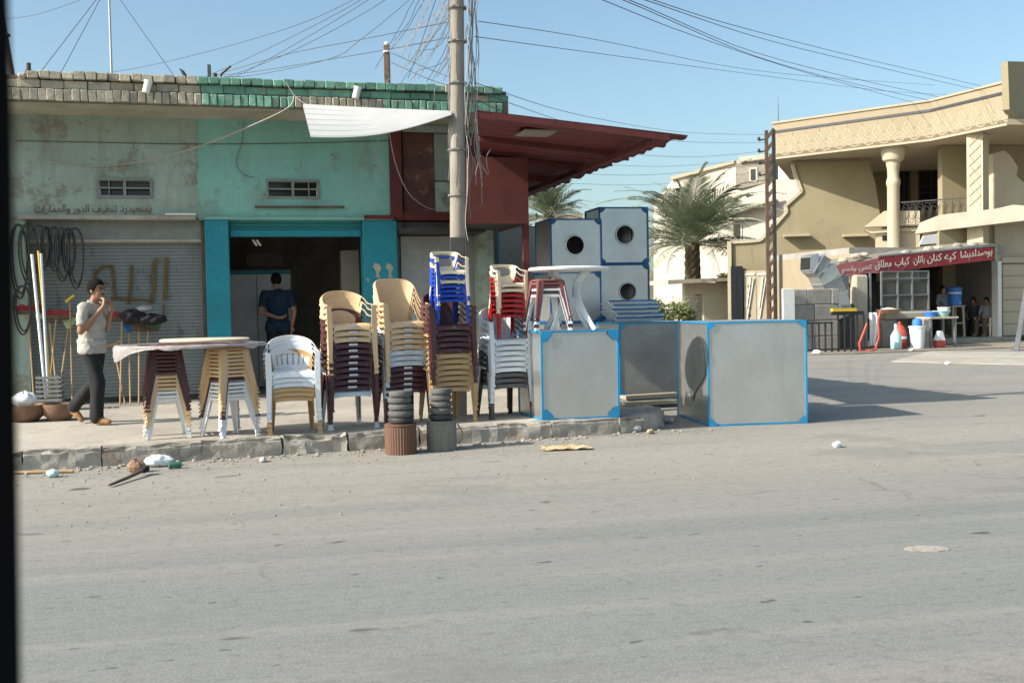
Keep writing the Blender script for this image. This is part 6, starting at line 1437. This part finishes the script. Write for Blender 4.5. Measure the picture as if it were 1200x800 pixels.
for i, (px, py, mk, s, lb) in enumerate(((668, 510, 'plastic_white', .09, 'white crumpled bag at the kerb foot under the grey box, leftmost'), (699, 508, 'paper', .08, 'pale paper wad at the kerb foot, second from the left'), (712, 507, 'cloth_black', .05, 'small black rag at the kerb foot'), (740, 506, 'paper', .12, 'flat pale paper heap at the kerb foot near the largest box'), (762, 508, 'cardboard', .06, 'orange brown scrap on the road left of the largest box'), (765, 497, 'bristle_red', .06, 'dark red lump in the shade at the kerb corner'), (780, 496, 'galv_dull', .12, 'grey crumpled sheet in the shade at the kerb corner'), (981, 524, 'plastic_white', .07, 'white paper scrap alone on the road right of the boxes'), (1110, 427, 'plastic_white', .08, 'white scrap on the road before the grill shop'), (957, 415, 'plastic_white', .14, 'white bag lying before the iron railing'), (1068, 412, 'paper', .12, 'white scrap before the bucket'), (308, 541, 'paper', .06, 'pale scrap at the kerb foot below the white chairs'))):
    p = G(px, py, 0); t = thing('paper_scrap', lb, 'litter', (p.x, p.y, .003), i); MB().grid(lambda u, v: heap(u, v, s, s*.6, s*.5, 20+i)+Vector((0, 0, s*.35)), 12, 6).build('scrap', mk, t)
rs = random.Random(31); gm = MB()
protos_ = [MB().grid(lambda u, v: heap(u, v, 1, .8, .5, 40+k), 7, 4) for k in range(5)]
for i in range(2600):
    tk = rs.uniform(-9, 7.5); off = -abs(rs.gauss(0, .35)) if rs.random() < .8 else -rs.uniform(0, 3.5)
    p = K0+kd*tk+Vector((-kd.y, kd.x, 0))*off; s = rs.choice((.004, .005, .007, .010, .014, .028 if off > -.25 else .008)); T = Matrix.Translation((p.x, p.y, s*.3)) @ Matrix.Rotation(rs.uniform(0, 6), 4, 'Z') @ Matrix.Scale(s, 4); q = protos_[i % 5]; gm.add(q.v, q.f, 0, T)
tag(gm.build('gravel', 'stone'), 'loose gravel scattered along the kerb and road edge', 'gravel', kind='stuff')
pc0 = G(1086, 643, 0); pv = [(pc0.x+(.13+.05*mn.noise(Vector((k*.9, 2, 1))))*math.cos(k*math.pi/12), pc0.y+(.075+.03*mn.noise(Vector((k*.7, 5, 1))))*math.sin(k*math.pi/12)) for k in range(24)]
tag(MB().slab(pv, -.005, .004).build('road_patch', 'kerb'), kind='structure')
for i, (a, b, l) in enumerate((((730, 468), (793, 464), 'upper pale plank lying on the pavement between the big boxes'), ((730, 476), (790, 472.5), 'lower pale plank lying on the pavement edge between the big boxes'))):
    p, q = spot(*a), spot(*b); t = thing('plank', l, 'plank', p, 0); MB().bar((0, 0, .03), q-p+Vector((0, 0, .03)), .16, .05).build('board', 'stucco_light', t)
# ------------------------------------------------------------------ window post of the car the photo was taken from
cpst = thing('car_window_post', 'blurred black window post of the car at the left picture edge', 'car part', PD(-40, 400, .5))
def cpts(y, pts): return [PD(a, b, y)-cpst.location for a, b in pts]
for nm, mk, x_off, y0, y1 in (('post_trim', 'car_trim', 0, .40, .50), ('rubber_seal', 'car_seal', 5, .502, .512)):
    e = [(6+x_off-3, -80), (9+x_off, 100), (12+x_off, 300), (17+x_off, 600), (21+x_off, 880)]
    far = cpts(y1, e); m = MB(); n = len(e)
    vs = [v for v in far] + [v+Vector((-.02, y0-y1, 0)) for v in far] + [v+Vector((-.14, y0-y1, 0)) for v in far] + [v+Vector((-.14, 0, 0)) for v in far]
    fs = []
    for k in range(n-1):
        for j in range(4): a_, b_ = j*n+k, ((j+1) % 4)*n+k; fs.append((a_, a_+1, b_+1, b_))
    fs += [tuple(j*n for j in range(4)), tuple(j*n+n-1 for j in range(4))[::-1]]
    m.add(vs, fs).build(nm, mk, cpst)
